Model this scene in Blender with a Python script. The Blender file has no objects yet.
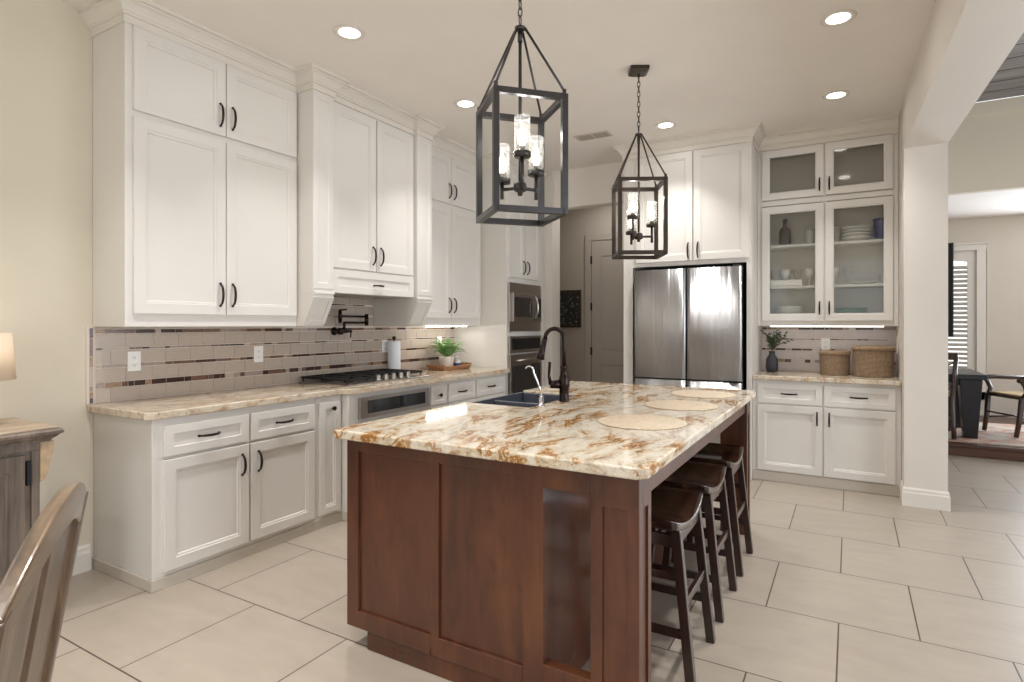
import bpy, bmesh, math, random
from mathutils import Vector, Matrix
random.seed(7)
PI = math.pi
S = bpy.context.scene
C = S.collection

# ------------------------------------------------------------------ camera, sky, lights, exposure
cam_d = bpy.data.cameras.new('camera'); cam = bpy.data.objects.new('camera', cam_d); C.objects.link(cam)
cam_d.sensor_width = 36; cam_d.lens = 581.9 / 1024 * 36; cam_d.shift_y = -16.8 / 1024
cam_d.clip_start = 0.05
cam.location = (0, 0, 1.375); cam.rotation_euler = (PI / 2, 0, math.radians(30.18))
S.camera = cam
S.view_settings.view_transform = 'Standard'; S.view_settings.look = 'None'
S.view_settings.gamma = 1; S.view_settings.use_curve_mapping = False
S.view_settings.exposure = 0.17
S.cycles.use_denoising = True
S.cycles.max_bounces = 10; S.cycles.diffuse_bounces = 5; S.cycles.glossy_bounces = 5
S.cycles.transmission_bounces = 8; S.cycles.transparent_max_bounces = 16
S.cycles.caustics_reflective = False; S.cycles.caustics_refractive = False
S.cycles.sample_clamp_indirect = 6

W = bpy.data.worlds.new('daylight'); S.world = W; W.use_nodes = True
bg = W.node_tree.nodes['Background']
bg.inputs[0].default_value = (0.93, 0.97, 1.0, 1); bg.inputs[1].default_value = 1.6

def area(name, loc, rot, sx, sy, power, col=(1, 1, 1)):
    d = bpy.data.lights.new(name, 'AREA'); d.shape = 'RECTANGLE'; d.size = sx; d.size_y = sy
    d.energy = power; d.color = col
    o = bpy.data.objects.new(name, d); C.objects.link(o); o.location = loc; o.rotation_euler = rot
    return o
DAY = (0.89, 0.965, 1.06)
# added area lamps boosting daylight at unseen openings behind the camera and living room
area('daylight_fill', (-2.3, -2.85, 1.2), (PI / 2 + .45, 0, PI), 1.9, 2.0, 110, DAY)
area('daylight_fill', (0.9, -2.85, 1.2), (PI / 2 + .45, 0, PI), 2.4, 2.0, 180, DAY)
area('daylight_fill', (4.9, 1.0, 1.45), (PI / 2, 0, PI / 2), 2.6, 2.6, 105, DAY)
area('daylight_fill', (4.9, 4.6, 1.45), (PI / 2, 0, PI / 2), 2.6, 2.6, 60, DAY)
area('daylight_fill', (2.9, 10.0, 1.5), (-PI / 2, 0, 0), 1.2, 1.6, 120, DAY)  # added fill lamp for the dining room; the wall has no opening here
WARM = (1.0, 0.985, 0.965)
CAN_POWER = 7.3; CAN_SPILL = 1.0

# ------------------------------------------------------------------ materials
MATS = {}
def lin(r, g, b):
    f = lambda v: (v / 255 / 12.92) if v / 255 <= 0.04045 else ((v / 255 + 0.055) / 1.055) ** 2.4
    return (f(r), f(g), f(b), 1)
class NT:
    def __init__(s, name):
        m = bpy.data.materials.new(name); m.use_nodes = True; s.m = m; s.t = m.node_tree
        s.b = s.t.nodes['Principled BSDF']; s.out = s.t.nodes['Material Output']; MATS[name] = m
    def n(s, typ, **kw):
        x = s.t.nodes.new(typ)
        for k, v in kw.items():
            if k.startswith('i_'):
                x.inputs[k[2:].replace('_', ' ')].default_value = v
            else: setattr(x, k, v)
        return x
    def l(s, a, ao, b, bi): s.t.links.new(a.outputs[ao], b.inputs[bi])
    def coord(s, scale=(1, 1, 1), rot=(0, 0, 0), loc=(0, 0, 0)):
        tc = s.n('ShaderNodeTexCoord'); mp = s.n('ShaderNodeMapping')
        mp.inputs['Scale'].default_value = scale; mp.inputs['Rotation'].default_value = rot; mp.inputs['Location'].default_value = loc
        s.l(tc, 'Object', mp, 'Vector'); return mp
    def noise(s, vec, scale, detail=4, rough=.55, dist=0):
        x = s.n('ShaderNodeTexNoise'); x.inputs['Scale'].default_value = scale; x.inputs['Detail'].default_value = detail
        x.inputs['Roughness'].default_value = rough; x.inputs['Distortion'].default_value = dist
        s.l(vec, 0, x, 'Vector'); return x
    def ramp(s, src, so, stops, interp='LINEAR'):
        x = s.n('ShaderNodeValToRGB'); x.color_ramp.interpolation = interp
        e = x.color_ramp.elements
        while len(e) < len(stops): e.new(0.5)
        for i, (p, c) in enumerate(stops): e[i].position = p; e[i].color = c if len(c) == 4 else (*c, 1)
        s.l(src, so, x, 'Fac'); return x
    def mix(s, a, ao, b, bo, fac=None, fo=0, blend='MIX', f=0.5):
        x = s.n('ShaderNodeMix', data_type='RGBA', blend_type=blend)
        x.inputs[0].default_value = f
        if fac is not None: s.l(fac, fo, x, 0)
        if a is not None: s.l(a, ao, x, 6)
        if b is not None: s.l(b, bo, x, 7)
        return x
    def bump(s, src, so, strength=.2, dist=.002):
        x = s.n('ShaderNodeBump'); x.inputs['Strength'].default_value = strength; x.inputs['Distance'].default_value = dist
        s.l(src, so, x, 'Height'); s.l(x, 0, s.b, 'Normal'); return x

def plain(name, col, rough=.5, metal=0, spec=.5, var=.04, vscale=3, bump=0, bscale=200, coat=0):
    k = NT(name); mp = k.coord(); nz = k.noise(mp, vscale, 3)
    lo = tuple(c * (1 - var) for c in col[:3]); hi = tuple(min(1, c * (1 + var)) for c in col[:3])
    r = k.ramp(nz, 0, [(.3, lo), (.7, hi)]); k.l(r, 0, k.b, 'Base Color')
    k.b.inputs['Roughness'].default_value = rough; k.b.inputs['Metallic'].default_value = metal
    k.b.inputs['Specular IOR Level'].default_value = spec
    k.b.inputs['Coat Weight'].default_value = coat; k.b.inputs['Coat Roughness'].default_value = .12
    if bump:
        b = k.noise(mp, bscale, 2); k.bump(b, 0, bump, .001)
    return k.m
def emis(name, col, strength):
    k = NT(name); k.b.inputs['Base Color'].default_value = (*col, 1)
    k.b.inputs['Emission Color'].default_value = (*col, 1); k.b.inputs['Emission Strength'].default_value = strength
    return k.m

plain('cabinet_paint', lin(219, 215, 209), .38, var=.012)
plain('wall_paint', lin(211, 202, 184), .75, var=.02, bump=.15, bscale=160)
plain('ceiling_paint', lin(238, 233, 227), .85, var=.015, bump=.12, bscale=140)
plain('dining_paint', lin(208, 200, 187), .75, var=.02)
plain('trim_paint', lin(222, 216, 207), .4, var=.012)
plain('pillar_paint', lin(219, 212, 203), .6, var=.012, bump=.08)
plain('living_wall_paint', lin(206, 196, 178), .75, var=.02)
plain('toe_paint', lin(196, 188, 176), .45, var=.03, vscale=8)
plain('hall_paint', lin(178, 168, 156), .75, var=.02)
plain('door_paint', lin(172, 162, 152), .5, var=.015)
plain('bronze', lin(46, 38, 33), .34, metal=.75, var=.15, vscale=30)
plain('oil_bronze', lin(38, 27, 23), .22, metal=.7, var=.2, vscale=30)
plain('pewter', lin(78, 76, 76), .36, metal=.85, var=.12, vscale=25)
plain('pewter_brown', lin(74, 66, 60), .4, metal=.8, var=.12, vscale=25)
plain('chrome', lin(225, 225, 228), .08, metal=1, var=.01)
plain('nickel', lin(190, 188, 184), .22, metal=1, var=.03)
plain('black_iron', lin(22, 22, 24), .45, metal=.2, var=.2, vscale=40)
plain('black_plastic', lin(18, 18, 20), .35, var=.1)
plain('dark_glass', lin(14, 17, 20), .05, var=.05, spec=.7)
plain('oven_glass', lin(48, 44, 42), .08, var=.05, spec=.6)
plain('sink_composite', lin(82, 86, 97), .38, var=.06, vscale=60)
plain('plate_white', lin(232, 232, 230), .25, var=.01)
plain('outlet_plastic', lin(240, 240, 238), .35, var=.01)
plain('paper', lin(238, 240, 248), .9, var=.012, vscale=60, bump=.2, bscale=120)
plain('ceramic_cream', lin(226, 220, 206), .5, var=.03, vscale=14)
plain('blue_ceramic', lin(58, 70, 132), .3, var=.05)
plain('green_ceramic', lin(104, 150, 118), .3, var=.05)
plain('vase_black', lin(44, 44, 52), .55, var=.06)
plain('bottle_brown', lin(66, 48, 40), .2, var=.1)
plain('table_dark', lin(24, 23, 27), .3, var=.1, vscale=5)
plain('curtain_dark', lin(48, 46, 48), .9, var=.1, vscale=12)
plain('hinge_dark', lin(40, 34, 30), .4, metal=.6, var=.1)
plain('soil', lin(60, 44, 32), .95, var=.3, vscale=60)
plain('corbel_stone', lin(196, 170, 138), .8, var=.15, vscale=30, bump=.4, bscale=60)
plain('leaf_fern', lin(112, 160, 88), .55, var=.3, vscale=14)
plain('leaf_fern_light', lin(140, 176, 108), .55, var=.25, vscale=14)
plain('leaf_olive', lin(64, 84, 58), .6, var=.3, vscale=20)
plain('stem_brown', lin(74, 62, 44), .7, var=.2, vscale=20)
plain('vent_paint', lin(206, 196, 182), .5, var=.02)
plain('vent_shadow', lin(120, 110, 98), .7, var=.05)
plain('seat_pad', lin(196, 172, 128), .8, var=.1, vscale=20)
emis('can_lens', (1, .95, .86), 9)
emis('bulb_glow', (1, .92, .80), 11)
emis('niche_fill_glow', (1, .96, .90), 4)
emis('lamp_glow', (1, .92, .80), 3)
emis('strip_glow', (1, .96, .91), 24)

def wood(name, dark, mid, light, rough=.4, coat=.0, axis='z', scale=1.0, coatr=.15, spec=.5):
    k = NT(name)
    st = {'z': (9, 9, .8), 'y': (9, .8, 9), 'x': (.8, 9, 9)}[axis]
    mp = k.coord(tuple(v * scale for v in st)); n1 = k.noise(mp, 1.6, 8, .62, .6)
    mp2 = k.coord(tuple(v * scale * (5 if v > 2 else 1.6) for v in st)); n2 = k.noise(mp2, 2.2, 4, .6)
    r = k.ramp(n1, 0, [(.28, dark), (.5, mid), (.74, light)])
    r2 = k.ramp(n2, 0, [(.35, (.72, .72, .72)), (.65, (1.12, 1.12, 1.12))])
    mx = k.mix(r, 0, r2, 0, blend='MULTIPLY', f=.8)
    k.l(mx, 2, k.b, 'Base Color'); k.b.inputs['Roughness'].default_value = rough
    k.b.inputs['Coat Weight'].default_value = coat; k.b.inputs['Coat Roughness'].default_value = coatr
    k.b.inputs['Specular IOR Level'].default_value = spec
    k.bump(n2, 0, .12, .001); return k.m
def blotchy_wood(name, dark, mid, light, rough, coat):
    k = NT(name); mp = k.coord((3.2, 3.2, .9)); n1 = k.noise(mp, 1.5, 6, .6, .5)
    mp2 = k.coord((26, 26, 1.6)); n2 = k.noise(mp2, 2.0, 5, .6, .2)
    mp3 = k.coord((7, 7, 4)); n3 = k.noise(mp3, 1.3, 3, .5, 1.2)
    r = k.ramp(n1, 0, [(.28, dark), (.5, mid), (.74, light)]); r2 = k.ramp(n2, 0, [(.3, (.82, .82, .82)), (.7, (1.08, 1.08, 1.08))])
    r3 = k.ramp(n3, 0, [(.30, (.62, .60, .58)), (.42, (1, 1, 1))])
    a = k.mix(r, 0, r2, 0, blend='MULTIPLY', f=.8); b = k.mix(a, 2, r3, 0, blend='MULTIPLY', f=.45)
    k.l(b, 2, k.b, 'Base Color'); k.b.inputs['Roughness'].default_value = rough; k.b.inputs['Coat Weight'].default_value = coat; k.b.inputs['Coat Roughness'].default_value = .22
    k.bump(n2, 0, .08, .001); return k.m
blotchy_wood('island_wood', lin(64, 33, 20), lin(84, 46, 27), lin(106, 62, 37), .4, .25)
wood('stool_wood', lin(30, 16, 12), lin(40, 21, 15), lin(54, 28, 19), .32, .5, coatr=.15)
wood('stool_seat_wood', lin(24, 12, 8), lin(44, 23, 14), lin(78, 43, 25), .24, .6, axis='y', coatr=.1)
wood('weathered_wood', lin(84, 74, 66), lin(118, 105, 94), lin(150, 136, 122), .6, .1)
wood('weathered_top', lin(132, 118, 102), lin(178, 160, 138), lin(208, 190, 166), .5, .1, axis='y')
wood('chair_wood', lin(66, 50, 36), lin(100, 79, 58), lin(136, 110, 82), .34, .5, axis='x', coatr=.15)
wood('chair_wood_upright', lin(64, 48, 36), lin(94, 74, 56), lin(122, 98, 76), .4, .3)
wood('dining_wood', lin(34, 19, 14), lin(52, 30, 21), lin(76, 46, 32), .35, .3)
wood('step_wood', lin(52, 28, 18), lin(74, 42, 27), lin(94, 56, 36), .35, .3, axis='x')
wood('plank_wood', lin(124, 121, 120), lin(142, 138, 136), lin(160, 156, 152), .6, 0, axis='x')
wood('tray_wood', lin(110, 72, 46), lin(152, 106, 70), lin(184, 138, 96), .6, 0, axis='y')

# stainless steel, vertically streaked
def steel(name, base, rough, wav, aniso=0):
    k = NT(name); mp = k.coord((7.0, 7.0, .22)); n = k.noise(mp, 1.6, 2, .5, .4)
    mp2 = k.coord((260, 260, 1.5)); n2 = k.noise(mp2, 1.0, 2)
    r = k.ramp(n2, 0, [(.3, tuple(c * .93 for c in base[:3])), (.7, base[:3])]); k.l(r, 0, k.b, 'Base Color')
    k.b.inputs['Metallic'].default_value = 1; k.b.inputs['Roughness'].default_value = rough
    if aniso:
        k.b.inputs['Anisotropic'].default_value = aniso; tg = k.n('ShaderNodeTangent', direction_type='RADIAL', axis='Z'); k.l(tg, 0, k.b, 'Tangent')
        k.b.inputs['Anisotropic Rotation'].default_value = .25
    if wav: k.bump(n, 0, wav, .02)
    return k.m
steel('fridge_steel', lin(192, 191, 192), .38, .34, .92)
steel('appliance_steel', lin(184, 176, 170), .30, .03)

# granite
def granite(name, f_streak, tint, f_max=1):
    k = NT(name)
    warp = k.noise(k.coord((1, 1, 1)), 1.1, 3, .5)
    tc = k.n('ShaderNodeTexCoord'); add = k.n('ShaderNodeVectorMath', operation='MULTIPLY_ADD')
    add.inputs[1].default_value = (.55, .55, .55)
    k.l(warp, 1, add, 0); k.l(tc, 'Object', add, 2)
    mp = k.n('ShaderNodeMapping'); mp.inputs['Rotation'].default_value = (0, 0, math.radians(27)); mp.inputs['Scale'].default_value = (7.6, 2.1, 7.6)
    k.l(add, 0, mp, 'Vector')
    n1 = k.noise(mp, 1.55, 9, .66, .4)
    streak = k.ramp(n1, 0, [(.0, lin(242, 238, 228)), (.46, lin(238, 232, 220)), (.53, lin(224, 208, 182)), (.56, lin(196, 150, 92)), (.585, lin(160, 106, 52)),
                            (.605, lin(190, 142, 84)), (.64, lin(234, 226, 210)), (1, lin(242, 238, 230))])
    mp3 = k.n('ShaderNodeMapping'); mp3.inputs['Rotation'].default_value = (0, 0, math.radians(27)); mp3.inputs['Scale'].default_value = (9, 3.4, 9); mp3.inputs['Location'].default_value = (3.1, 1.7, .4)
    k.l(add, 0, mp3, 'Vector')
    n3 = k.noise(mp3, 2.2, 9, .74, .3)
    grey = k.ramp(n3, 0, [(.30, lin(240, 236, 230)), (.50, lin(228, 222, 212)), (.585, lin(196, 184, 170)), (.615, lin(128, 104, 88)), (.635, lin(214, 204, 190)), (1, lin(240, 236, 230))])
    m1 = k.mix(streak, 0, grey, 0, blend='MULTIPLY', f=.72)
    big = k.noise(k.coord((1, 1, 1), loc=(2, 5, 1)), 1.5, 2)
    fr = k.ramp(big, 0, [(.32, (f_streak,) * 3), (.5, (f_max,) * 3)])
    base = k.mix(None, 0, grey, 0, blend='MULTIPLY', f=.8); base.inputs[6].default_value = tint
    m2 = k.mix(base, 2, m1, 2, fac=fr, fo=0)
    sp = k.noise(k.coord((1, 1, 1)), 46, 4, .7); spr = k.ramp(sp, 0, [(.30, lin(84, 66, 56)), (.37, (1, 1, 1)), (.66, (1, 1, 1)), (.73, lin(200, 156, 100))])
    m3 = k.mix(m2, 2, spr, 0, blend='MULTIPLY', f=.8)
    fine = k.noise(k.coord((1, 1, 1)), 210, 3); fnr = k.ramp(fine, 0, [(.3, (.80, .79, .78)), (.6, (1.05, 1.05, 1.05))])
    m4 = k.mix(m3, 2, fnr, 0, blend='MULTIPLY', f=.8)
    k.l(m4, 2, k.b, 'Base Color'); k.b.inputs['Roughness'].default_value = .07; k.b.inputs['Specular IOR Level'].default_value = .5
    return k.m
granite('granite', .12, lin(242, 236, 226))
granite('granite_beige', .0, lin(228, 217, 202), .5)

# floor tiles: square tiles half-offset row by row
k = NT('floor_tile'); tc = k.n('ShaderNodeTexCoord'); mp = k.n('ShaderNodeMapping')
TP = .6185
mp.inputs['Location'].default_value = (2.83 + TP * 20, -1.835 + TP * 21, 0)
k.l(tc, 'Object', mp, 'Vector')
br = k.n('ShaderNodeTexBrick'); br.offset = .5; br.offset_frequency = 2; br.squash = 1
k.l(mp, 0, br, 'Vector')
br.inputs['Scale'].default_value = 1; br.inputs['Brick Width'].default_value = TP; br.inputs['Row Height'].default_value = TP
br.inputs['Mortar Size'].default_value = .0032; br.inputs['Mortar Smooth'].default_value = .05; br.inputs['Bias'].default_value = 0
br.inputs['Color1'].default_value = lin(165, 154, 141); br.inputs['Color2'].default_value = lin(160, 149, 136); br.inputs['Mortar'].default_value = lin(70, 56, 48)
nz = k.noise(k.coord((1.2, 3.0, 1)), 3.2, 5, .6, .4); nr = k.ramp(nz, 0, [(.3, (.93, .92, .91)), (.7, (1.05, 1.045, 1.04))])
mx = k.mix(br, 0, nr, 0, blend='MULTIPLY', f=1); k.l(mx, 2, k.b, 'Base Color'); k.b.inputs['Roughness'].default_value = .36
k.bump(br, 1, -.25, .002)

# mosaic backsplash tile colours
def tile(name, col, rough, var):
    k = NT(name); mp = k.coord((1, 1, 1)); n = k.noise(mp, 120, 3, .6); n2 = k.noise(k.coord((1, 6, 30)), 6, 4)
    r = k.ramp(n2, 0, [(.3, tuple(c * (1 - var) for c in col[:3])), (.7, tuple(min(1, c * (1 + var)) for c in col[:3]))])
    k.l(r, 0, k.b, 'Base Color'); k.b.inputs['Roughness'].default_value = rough; k.bump(n, 0, .25, .001)
tile('tile_taupe', lin(182, 168, 155), .25, .06)
tile('tile_strip_dark', lin(66, 44, 36), .15, .4)
tile('tile_strip_brown', lin(112, 84, 70), .15, .35)
tile('tile_strip_tan', lin(156, 128, 102), .2, .35)
tile('tile_strip_grey', lin(160, 146, 136), .2, .3)
tile('tile_lavender', lin(200, 190, 187), .3, .05)
plain('grout', lin(218, 207, 196), .9, var=.03)

# glass
def clear_glass(name, tint, refl=.12):
    k = NT(name); tr = k.n('ShaderNodeBsdfTransparent'); tr.inputs[0].default_value = (*tint, 1)
    gl = k.n('ShaderNodeBsdfGlossy'); gl.inputs['Roughness'].default_value = .04
    fr = k.n('ShaderNodeFresnel'); fr.inputs[0].default_value = 1.45
    mt = k.n('ShaderNodeMath', operation='ADD'); mt.inputs[1].default_value = refl; k.l(fr, 0, mt, 0)
    ms = k.n('ShaderNodeMixShader'); k.l(mt, 0, ms, 0); k.l(tr, 0, ms, 1); k.l(gl, 0, ms, 2)
    k.t.links.new(ms.outputs[0], k.out.inputs[0])
clear_glass('clear_glass', (.97, .97, .96), .03)
k = NT('shade_glass')       # seeded lamp glass: mostly clear, catches the bulb
tr = k.n('ShaderNodeBsdfTransparent'); tr.inputs[0].default_value = (.98, .98, .97, 1)
tl = k.n('ShaderNodeBsdfTranslucent'); tl.inputs[0].default_value = (.95, .95, .94, 1)
df = k.n('ShaderNodeBsdfDiffuse'); df.inputs[0].default_value = (.95, .95, .94, 1)
gl = k.n('ShaderNodeBsdfGlossy'); gl.inputs['Roughness'].default_value = .05
a = k.n('ShaderNodeMixShader'); k.l(tl, 0, a, 1); k.l(df, 0, a, 2)
nz = k.noise(k.coord(), 90, 2); nr = k.ramp(nz, 0, [(.3, (.03, .03, .03)), (.75, (.13, .13, .13))])
b_ = k.n('ShaderNodeMixShader'); k.l(nr, 0, b_, 0); k.l(tr, 0, b_, 1); k.l(a, 0, b_, 2)
c_ = k.n('ShaderNodeMixShader'); c_.inputs[0].default_value = .05; k.l(b_, 0, c_, 1); k.l(gl, 0, c_, 2)
k.t.links.new(c_.outputs[0], k.out.inputs[0])
k = NT('reeded_glass')      # cabinet glass that blurs what stands behind it
rf = k.n('ShaderNodeBsdfRefraction'); rf.inputs['IOR'].default_value = 1.03; rf.inputs['Roughness'].default_value = .3; rf.inputs[0].default_value = (.97, .97, .95, 1)
tr = k.n('ShaderNodeBsdfTransparent'); tr.inputs[0].default_value = (.97, .965, .94, 1)
gl = k.n('ShaderNodeBsdfGlossy'); gl.inputs['Roughness'].default_value = .05
m1 = k.n('ShaderNodeMixShader'); m1.inputs[0].default_value = .2; k.l(tr, 0, m1, 1); k.l(rf, 0, m1, 2)
m2 = k.n('ShaderNodeMixShader'); m2.inputs[0].default_value = .035; k.l(m1, 0, m2, 1); k.l(gl, 0, m2, 2)
k.t.links.new(m2.outputs[0], k.out.inputs[0])
# lamp shade: thin fabric that lets the bulb through
k = NT('shade_fabric'); df = k.n('ShaderNodeBsdfDiffuse'); df.inputs[0].default_value = lin(244, 236, 224)
tl = k.n('ShaderNodeBsdfTranslucent'); tl.inputs[0].default_value = lin(250, 236, 214)
ms = k.n('ShaderNodeMixShader'); ms.inputs[0].default_value = .5; k.l(df, 0, ms, 1); k.l(tl, 0, ms, 2); k.t.links.new(ms.outputs[0], k.out.inputs[0])
# woven materials
def woven(name, a, b, sc):
    k = NT(name); w = k.n('ShaderNodeTexWave'); w.inputs['Scale'].default_value = sc; w.inputs['Distortion'].default_value = 3.5; w.inputs['Detail'].default_value = 3; w.inputs['Detail Scale'].default_value = 3
    w.bands_direction = 'Z'; mp = k.coord(); k.l(mp, 0, w, 'Vector'); r = k.ramp(w, 1, [(.1, a), (.8, b)])
    n = k.noise(k.coord((30, 30, 6)), 2.5, 3); nr = k.ramp(n, 0, [(.3, (.72, .7, .68)), (.7, (1.1, 1.1, 1.1))])
    m = k.mix(r, 0, nr, 0, blend='MULTIPLY', f=.9)
    k.l(m, 2, k.b, 'Base Color'); k.b.inputs['Roughness'].default_value = .8; k.bump(w, 1, .5, .004)
woven('basket_weave', lin(112, 92, 72), lin(164, 140, 114), 30)
woven('basket_band', lin(146, 122, 96), lin(184, 158, 128), 60)
k = NT('placemat_weave'); w = k.n('ShaderNodeTexWave'); w.wave_type = 'RINGS'; w.rings_direction = 'Z'; w.inputs['Scale'].default_value = 26; w.inputs['Distortion'].default_value = 2; w.inputs['Detail'].default_value = 2
mp = k.coord(); k.l(mp, 0, w, 'Vector'); r = k.ramp(w, 1, [(.1, lin(186, 168, 144)), (.7, lin(212, 197, 175))])
n = k.noise(k.coord(), 55, 3); nr = k.ramp(n, 0, [(.35, (.82, .8, .78)), (.65, (1.04, 1.04, 1.04))]); m = k.mix(r, 0, nr, 0, blend='MULTIPLY', f=.9)
k.l(m, 2, k.b, 'Base Color'); k.b.inputs['Roughness'].default_value = .75; k.bump(w, 1, .3, .002)
k = NT('rug_pattern'); n = k.noise(k.coord((1, 1, 1)), 3.2, 7, .68, .6)
r = k.ramp(n, 0, [(.30, lin(150, 160, 158)), (.42, lin(184, 176, 162)), (.52, lin(180, 150, 134)), (.58, lin(168, 116, 100)), (.66, lin(190, 182, 170)), (.8, lin(140, 156, 160))])
k.l(r, 0, k.b, 'Base Color'); k.b.inputs['Roughness'].default_value = .95
k = NT('art_print'); v = k.n('ShaderNodeTexVoronoi'); v.inputs['Scale'].default_value = 22; mp = k.coord(); k.l(mp, 0, v, 'Vector')
r = k.ramp(v, 0, [(.0, lin(158, 166, 162)), (.25, lin(74, 84, 84)), (.5, lin(34, 34, 36)), (.8, lin(48, 40, 36))]); k.l(r, 0, k.b, 'Base Color'); k.b.inputs['Roughness'].default_value = .3

# ------------------------------------------------------------------ mesh building
class MB:
    def __init__(s, off=(0, 0, 0)):
        if hasattr(off, 'location'): off = off.location
        s.off = Vector(off); s.v = []; s.f = []; s.mi = []; s.sm = []
    def add(s, vs, fs, mi=0, sm=False):
        n = len(s.v); s.v += [Vector(p) for p in vs]
        for f in fs: s.f.append([n + i for i in f]); s.mi.append(mi); s.sm.append(sm)
    def box(s, x0, x1, y0, y1, z0, z1, mi=0):
        s.hexa([(x0, y0, z0), (x1, y0, z0), (x1, y1, z0), (x0, y1, z0), (x0, y0, z1), (x1, y0, z1), (x1, y1, z1), (x0, y1, z1)], mi)
    def hexa(s, p, mi=0):
        s.add(p, [(0, 3, 2, 1), (4, 5, 6, 7), (0, 1, 5, 4), (1, 2, 6, 5), (2, 3, 7, 6), (3, 0, 4, 7)], mi)
    def fbox(s, F, u0, u1, v0, v1, w0, w1, mi=0):
        s.hexa([F(u0, v0, w0), F(u1, v0, w0), F(u1, v1, w0), F(u0, v1, w0), F(u0, v0, w1), F(u1, v0, w1), F(u1, v1, w1), F(u0, v1, w1)], mi)
    def bar(s, a, b, wx, wy, up=(0, 0, 1), mi=0, wx2=None, wy2=None):
        a, b = Vector(a), Vector(b); d = (b - a).normalized(); up = Vector(up)
        if abs(d.dot(up)) > .98: up = Vector((0, 1, 0)) if abs(d.y) < .9 else Vector((1, 0, 0))
        sx = d.cross(up).normalized(); sy = sx.cross(d).normalized()
        wx2 = wx if wx2 is None else wx2; wy2 = wy if wy2 is None else wy2
        P = []
        for c, x, y in ((a, wx, wy), (b, wx2, wy2)):
            for i, j in ((-1, -1), (1, -1), (1, 1), (-1, 1)): P.append(c + sx * i * x / 2 + sy * j * y / 2)
        s.hexa(P, mi)
    def tube(s, pts, r, n=10, mi=0, closed=False, flat=1.0):
        pts = [Vector(p) for p in pts]; N = len(pts); rr = r if isinstance(r, (list, tuple)) else [r] * N
        vs = []; up = None
        for i, p in enumerate(pts):
            if closed: d = pts[(i + 1) % N] - pts[i - 1]
            else: d = pts[min(i + 1, N - 1)] - pts[max(i - 1, 0)]
            d.normalize()
            if up is None:
                up = Vector((0, 0, 1)) if abs(d.z) < .9 else Vector((1, 0, 0))
            a = d.cross(up).normalized(); b = a.cross(d).normalized(); up = b
            for j in range(n):
                t = 2 * PI * j / n; vs.append(p + a * math.cos(t) * rr[i] * flat + b * math.sin(t) * rr[i])
        fs = []
        for i in range(N if closed else N - 1):
            i2 = (i + 1) % N
            for j in range(n): fs.append((i * n + j, i * n + (j + 1) % n, i2 * n + (j + 1) % n, i2 * n + j))
        s.add(vs, fs, mi, True)
        if not closed:
            s.add([vs[j] for j in range(n)], [tuple(range(n))], mi); s.add([vs[(N - 1) * n + j] for j in range(n)], [tuple(range(n))], mi)
    def lathe(s, prof, c, n=24, mi=0, sx=1, sy=1, smooth=True):
        c = Vector(c); vs = []
        for r, z in prof:
            for j in range(n): t = 2 * PI * j / n; vs.append(c + Vector((r * sx * math.cos(t), r * sy * math.sin(t), z)))
        fs = []
        for i in range(len(prof) - 1):
            for j in range(n): fs.append((i * n + j, i * n + (j + 1) % n, (i + 1) * n + (j + 1) % n, (i + 1) * n + j))
        s.add(vs, fs, mi, smooth)
        if prof[0][0] > 1e-5 and prof[-1][0] > 1e-5:          # a ring: close the section
            i = len(prof) - 1
            s.add(vs, [(i * n + j, i * n + (j + 1) % n, (j + 1) % n, j) for j in range(n)], mi, smooth)
    def prism(s, poly, vec, mi=0, smooth=False):
        poly = [Vector(p) for p in poly]; vec = Vector(vec); n = len(poly)
        s.add(poly + [p + vec for p in poly], [tuple(range(n)), tuple(range(n, 2 * n))] + [], mi)
        s.add(poly + [p + vec for p in poly], [(i, (i + 1) % n, n + (i + 1) % n, n + i) for i in range(n)], mi, smooth)
    def sweep(s, path, prof, mi=0):
        # path: plan points; profile (out to the right of travel, z)
        P = [Vector((p[0], p[1])) for p in path]; N = len(P); vs = []
        for i in range(N):
            d0 = (P[i] - P[i - 1]).normalized() if i > 0 else None
            d1 = (P[i + 1] - P[i]).normalized() if i < N - 1 else None
            if d0 is None: d0 = d1
            if d1 is None: d1 = d0
            n0 = Vector((d0.y, -d0.x)); n1 = Vector((d1.y, -d1.x)); m = (n0 + n1).normalized(); m = m / max(.25, m.dot(n0))
            for o, z in prof: vs.append((P[i].x + m.x * o, P[i].y + m.y * o, z))
        n = len(prof); fs = []
        for i in range(N - 1):
            for j in range(n): fs.append((i * n + j, i * n + (j + 1) % n, (i + 1) * n + (j + 1) % n, (i + 1) * n + j))
        fs.append(tuple(range(n))); fs.append(tuple(range((N - 1) * n, N * n)))
        s.add(vs, fs, mi)
    def build(s, name, mat, parent=None, bevel=0, seg=2, recalc=True, tri=False):
        me = bpy.data.meshes.new(name)
        me.from_pydata([tuple(p - s.off) for p in s.v], [], s.f)
        for m in (mat if isinstance(mat, (list, tuple)) else [mat]): me.materials.append(MATS[m])
        for p, i, sm in zip(me.polygons, s.mi, s.sm): p.material_index = i; p.use_smooth = sm
        bm = bmesh.new(); bm.from_mesh(me); bmesh.ops.remove_doubles(bm, verts=bm.verts, dist=1e-6)
        if recalc: bmesh.ops.recalc_face_normals(bm, faces=bm.faces)
        if tri: bmesh.ops.triangulate(bm, faces=[f for f in bm.faces if len(f.verts) > 4])
        bm.to_mesh(me); bm.free()
        o = bpy.data.objects.new(name, me); C.objects.link(o)
        if parent is not None: o.parent = parent
        else: o.location = s.off
        if bevel:
            b = o.modifiers.new('bevel', 'BEVEL'); b.width = bevel; b.segments = seg; b.limit_method = 'ANGLE'; b.angle_limit = math.radians(40)
            b.harden_normals = False
        return o
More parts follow.
